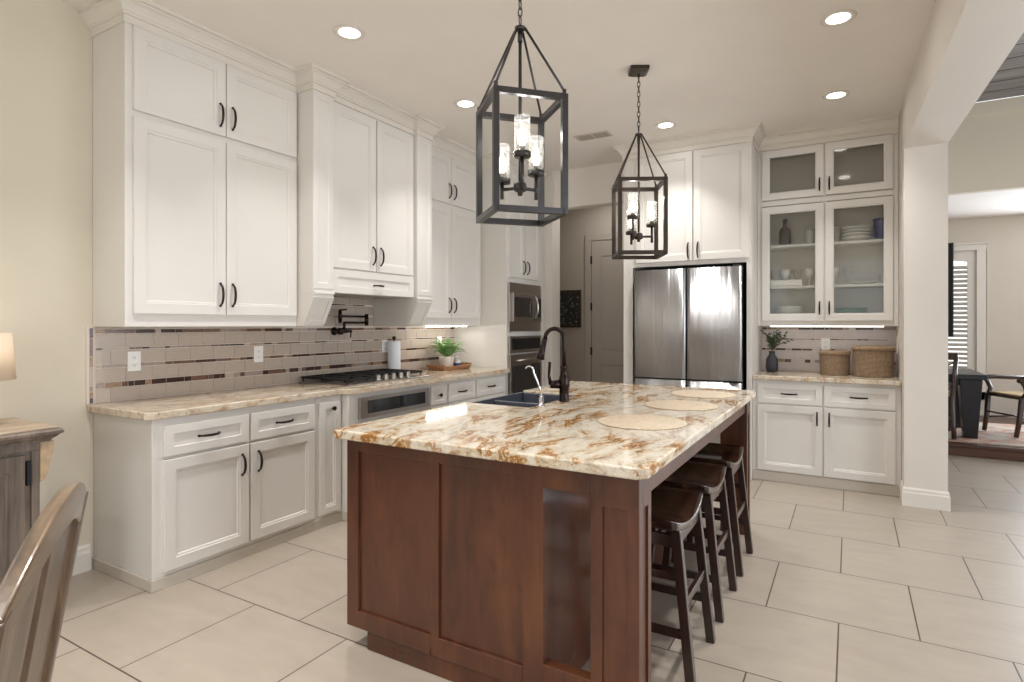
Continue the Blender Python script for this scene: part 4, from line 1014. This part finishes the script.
t = thing('ceiling_vent', 'beige two-panel air vent in the ceiling before the hallway', 'vent', (-2.06, 5.03, CE))
m = MB(t); m.box(-2.225, -1.89, 4.955, 5.11, CE - .008, CE - .0005); m.build('frame', 'vent_paint', t, .003)
for x0, x1 in ((-2.195, -2.065), (-2.045, -1.915)):
    m = MB(t); m.box(x0, x1, 4.975, 5.09, CE - .0095, CE - .0082, 1)
    for i in range(6): m.box(x0, x1, 4.98 + i * .019, 4.984 + i * .019, CE - .012, CE - .0096)
    m.build('grille', ['vent_paint', 'vent_shadow'], t)

# ------------------------------------------------------------------ hall art
t = thing('wall_art', 'dark framed print on the hallway wall left of the door', 'picture', (-3.19, 6.995, 1.34))
F = FB(7.0); m = MB(t)
for a, b, c, d in ((-3.36, -3.335, 1.335, 1.82), (-3.05, -3.025, 1.335, 1.82), (-3.335, -3.05, 1.335, 1.36), (-3.335, -3.05, 1.795, 1.82)): m.fbox(F, a, b, c, d, .001, .028)
m.build('picture_frame', 'dining_wood', t, .002)
m = MB(t); m.fbox(F, -3.335, -3.05, 1.36, 1.795, .001, .015); m.build('print', 'art_print', t)

# ------------------------------------------------------------------ sideboard and lamp
t = thing('sideboard', 'weathered grey-brown wooden sideboard with raised panels against the left wall', 'sideboard', (-3.45, .5, 0))
X1 = -3.235; Y1 = 1.222; Y0 = -.35
m = MB(t); m.box(XW + .02, X1, Y0, Y1, .08, .835); m.build('body', 'weathered_wood', t, .004)
m = MB(t); m.box(-3.668, -3.178, Y0 - .08, 1.280, .8935, .903); m.build('top', 'weathered_top', t, .003)
m = MB(t); m.sweep([(-3.668, 1.25), (-3.205, 1.25), (-3.205, Y0 - .06)][::-1], [(0, .836), (.006, .836), (.008, .846), (.022, .856), (.030, .866), (.042, .872), (.044, .884), (.036, .893), (0, .893)])
m.build('top_edge', 'weathered_wood', t)
F = FL(X1)
m = MB(t); m.fbox(F, Y1 - .032, Y1, .08, .80, .0005, .014); m.fbox(F, Y0, Y1, .80, .835, .0005, .02); m.build('corner_stile', 'weathered_wood', t, .003)
for u0, u1 in ((.44, 1.165), (-.31, .38)):
    m = MB(t); shaker(m, F, u0, u1, .12, .785, .06, .02, w0=.001, rail_v=.07); m.fbox(F, u0 + .10, u1 - .10, .225, .68, .008, .022); d = m.build('door', 'weathered_wood', t, .003)
    for z in (.70, .22):
        m = MB(t); m.fbox(F, u1 + .004, u1 + .022, z - .055, z + .055, .001, .026); m.build('hinge', 'black_iron', d, .003)
m = MB(t); cp = [(1.223, .834), (1.278, .834), (1.28, .80), (1.272, .765), (1.262, .73), (1.258, .70), (1.248, .665), (1.236, .65), (1.223, .648)]
m.prism([(-3.30, y, z) for y, z in cp], (.075, 0, 0)); m.build('corbel', 'corbel_stone', t, .004)
for y in (Y0 + .06, Y1 - .06):
    for x in (XW + .07, X1 - .05):
        m = MB(t); m.lathe([(0, 0), (.03, 0), (.04, .03), (.034, .08), (0, .08)], (x, y, .001), 16); m.build('foot', 'weathered_wood', t)
t = thing('table_lamp', 'white drum-shade table lamp lit on the weathered sideboard', 'lamp', (-3.47, 1.062, .9035))
m = MB(t); m.lathe([(0, 0), (.06, 0), (.065, .012), (.04, .02), (.035, .03), (.075, .07), (.092, .12), (.08, .165), (.04, .19), (.02, .20), (.012, .215), (.01, .27), (0, .27)], t.location, 28); m.build('base', 'ceramic_cream', t)
m = MB(t); m.lathe([(.150, .214), (.1515, .214), (.136, .431), (.1345, .431)], t.location, 40); m.build('lamp_shade', 'shade_fabric', t)
m = MB(t); m.lathe([(0, .271), (.012, .271), (.026, .31), (.022, .335), (0, .345)], t.location, 14); m.build('bulb', 'lamp_glow', t)
d = bpy.data.lights.new('lamp_bulb', 'POINT'); d.energy = .35; d.color = (1, .91, .82); d.shadow_soft_size = .04
lo = bpy.data.objects.new('lamp_bulb', d); C.objects.link(lo); lo.location = (-3.47, 1.062, 1.30)

# ------------------------------------------------------------------ near chair (back toward us at the lower left)
t = thing('dining_chair', 'brown wooden chair with an arched slatted back at the lower left', 'chair', (-1.557, .672, 0), math.radians(-33.1))
def bk(x, z, o=0):                      # point on the reclined back plane, o = out towards the rear
    return Vector((x, (z - 1.0) * .16 + o, z))
Wd = .575
def arch(x):
    a = x - .26; return 1.05 - (.074 * abs(a / .26) ** 2.2 if a < 0 else .11 * (a / .315) ** 2)
def slab(m, poly, th):                  # outline in the back plane extruded through its thickness
    m.prism([bk(x, z, -th / 2) for x, z in poly], (0, th, 0))
m = MB(); n = 24; top = [(.002 + (Wd - .004) * i / n, arch(.002 + (Wd - .004) * i / n)) for i in range(n + 1)]
def inner(x): return arch(x) - .078
vs = []; fs = []; th = .028
for i in range(n + 1):
    x, z = top[i]; zi = inner(x); bow = .010 * (1 - ((x - Wd / 2) / (Wd / 2)) ** 2)
    vs += [bk(x, z, th / 2 + bow), bk(x, zi, th / 2 + bow), bk(x, zi, -th / 2 + bow), bk(x, z, -th / 2 + bow)]
for i in range(n):
    for j in range(4): fs.append((i * 4 + j, i * 4 + (j + 1) % 4, i * 4 + 4 + (j + 1) % 4, i * 4 + 4 + j))
fs += [(0, 1, 2, 3), (n * 4, n * 4 + 1, n * 4 + 2, n * 4 + 3)]
m.add(vs, fs); m.build('crest_rail', 'chair_wood', t, .005, 3)
for s in (0, 1):
    m = MB(); x0, x1 = (.0, .036) if s == 0 else (Wd - .036, Wd); e = .03 if s == 0 else -.03
    slab(m, [(x0, .985 if s == 0 else .945), (x1, .985 if s == 0 else .935), (x1 + e, .46), (x0 + e, .46)], .034); m.build('back_post', 'chair_wood_upright', t, .004)
    m = MB(); xa = x0 + e; p0 = bk(xa + .018, .46); m.bar(p0, Vector((xa + .018, p0.y + .05, .001)), .036, .036, up=(0, 1, 0)); m.build('leg', 'chair_wood_upright', t, .004)
    m = MB(); xf = .02 if s == 0 else Wd - .02; m.bar((xf, -.50, .44), (xf, -.51, .001), .042, .042, up=(0, 1, 0)); m.build('leg', 'chair_wood_upright', t, .004)
for a, b, c, d in ((.082, .262, .088, .25), (.313, .493, .325, .487)):
    m = MB(); slab(m, [(a, inner(a) + .01), (b, inner(b) + .01), (d, .55), (c, .55)], .014)
    m.build('slat', 'chair_wood_upright', t, .003)
m = MB(); slab(m, [(.06, .57), (Wd - .06, .57), (Wd - .058, .52), (.058, .52)], .024); m.build('lower_rail', 'chair_wood', t, .003)
m = MB(); m.prism([(.03, -.075, .44), (Wd - .03, -.075, .44), (Wd + .005, -.53, .44), (-.005, -.53, .44)], (0, 0, .032)); m.build('seat', 'chair_wood', t, .008, 3)
m = MB(); m.bar((.02, -.49, .40), (Wd - .02, -.49, .40), .022, .06); m.bar((.03, -.49, .40), (.045, -.09, .40), .022, .06); m.bar((Wd - .03, -.49, .40), (Wd - .045, -.09, .40), .022, .06); m.build('seat_rail', 'chair_wood', t, .003)

# ------------------------------------------------------------------ dining furniture
ZD = FD + .013
m = MB((1.1, 8.7, FD + .001)); m.box(-.9, 3.2, 7.74, 9.35, FD + .001, FD + .012); tag(m.build('area_rug', 'rug_pattern'), 'faded red and blue patterned rug under the dining table', 'rug')
t = thing('dining_table', 'dark dining table with chunky tapered legs on the patterned rug', 'table', (.35, 8.4, ZD))
m = MB(t); m.box(-.75, 1.27, 7.92, 8.92, ZD + .64, ZD + .695); m.build('top', 'table_dark', t, .006)
m = MB(t); m.box(-.62, 1.14, 8.02, 8.82, ZD + .565, ZD + .639); m.build('apron', 'table_dark', t, .003)
for x in (1.13, -.60):
    for y in (8.04, 8.80):
        m = MB(t); a, b = .10, .062
        m.hexa([(x - b, y - b, ZD), (x + b, y - b, ZD), (x + b, y + b, ZD), (x - b, y + b, ZD), (x - a, y - a, ZD + .639), (x + a, y - a, ZD + .639), (x + a, y + a, ZD + .639), (x - a, y + a, ZD + .639)]); m.build('leg', 'table_dark', t, .004)
def arm_chair(loc, rz, label, arms=True):
    """local: front = -Y"""
    t = thing('dining_armchair', label, 'chair', loc, rz, group='dark wooden chairs round the dining table')
    hw = .27
    m = MB(); m.prism([(-.23, .22, .435), (.23, .22, .435), (.26, -.24, .435), (-.26, -.24, .435)], (0, 0, .03)); m.build('seat', 'dining_wood', t, .008)
    m = MB(); m.prism([(-.21, .19, .466), (.21, .19, .466), (.235, -.22, .466), (-.235, -.22, .466)], (0, 0, .022)); m.build('cushion', 'seat_pad', t, .01, 3)
    for s in (-1, 1):
        m = MB(); m.tube([(s * .235, -.245, .17), (s * .215, .28, .19)], .011, 8); m.build('stretcher', 'dining_wood', t)
        m = MB(); m.tube([(s * .215, .34, .0), (s * .215, .27, .2), (s * .215, .225, .42), (s * .225, .25, .65), (s * .235, .33, .93)], [.024, .026, .029, .025, .023], 8); m.build('leg', 'dining_wood', t)
        q_ = [(s * .235, -.27, 0), (s * .24, -.235, .2), (s * .245, -.215, .42), (s * .262, -.17, .52), (s * .27, -.20, .60), (s * .268, -.245, .655)]; m = MB(); m.tube(q_ if arms else q_[:3], [.024, .027, .03, .026, .024, .022][:6 if arms else 3], 8); m.build('leg', 'dining_wood', t)
        if not arms: continue
        m = MB(); m.tube([(s * .268, -.27, .655), (s * .275, -.12, .662), (s * .265, .10, .65), (s * .238, .285, .655)], [.024, .028, .025, .021], 8, flat=1.25); m.build('armrest', 'dining_wood', t)
    m = MB(); m.tube([(-.232, -.235, .24), (.232, -.235, .24)], .011, 8); m.build('stretcher', 'dining_wood', t)
    m = MB(); m.prism([(-.25, .322, .90), (-.25, .345, .90), (-.25, .362, .98), (-.25, .338, .98)], (.5, 0, 0)); m.build('crest_rail', 'dining_wood', t, .008)
    m = MB(); m.bar((-.23, .318, .88), (.23, .245, .60), .03, .016); m.bar((.23, .318, .88), (-.23, .245, .60), .03, .016); m.build('cross_splat', 'dining_wood', t, .003)
    m = MB(); m.bar((-.225, .238, .57), (.225, .238, .57), .02, .04); m.build('lower_rail', 'dining_wood', t, .003)
    t.scale = (.94, .94, .94)
    return t
arm_chair((.76, 8.10, ZD + .009), PI, 'dark wooden dining chair with its crossed back to us, left of the tapered table leg', False)
arm_chair((1.67, 8.52, ZD + .009), -PI / 2 + .5, 'dark wooden armchair in profile at the end of the dining table')
t = thing('window_curtain', 'narrow dark hanging panel in front of the dining window shutter', 'curtain', (1.22, 10.08, 1.2))
m = MB(t); poly = []
for i in range(13): poly.append((1.075 + .165 * i / 12, 10.085 + .012 * math.sin(i * 1.6), 1.2))
poly += [(p[0], p[1] - .008, 1.2) for p in poly[::-1]]
m.prism(poly, (0, 0, 1.29)); m.build('cloth', 'curtain_dark', t)
m = MB(t); m.tube([(.30, 10.085, 2.50), (1.24, 10.085, 2.50)], .01, 8); m.build('rod', 'black_iron', t)
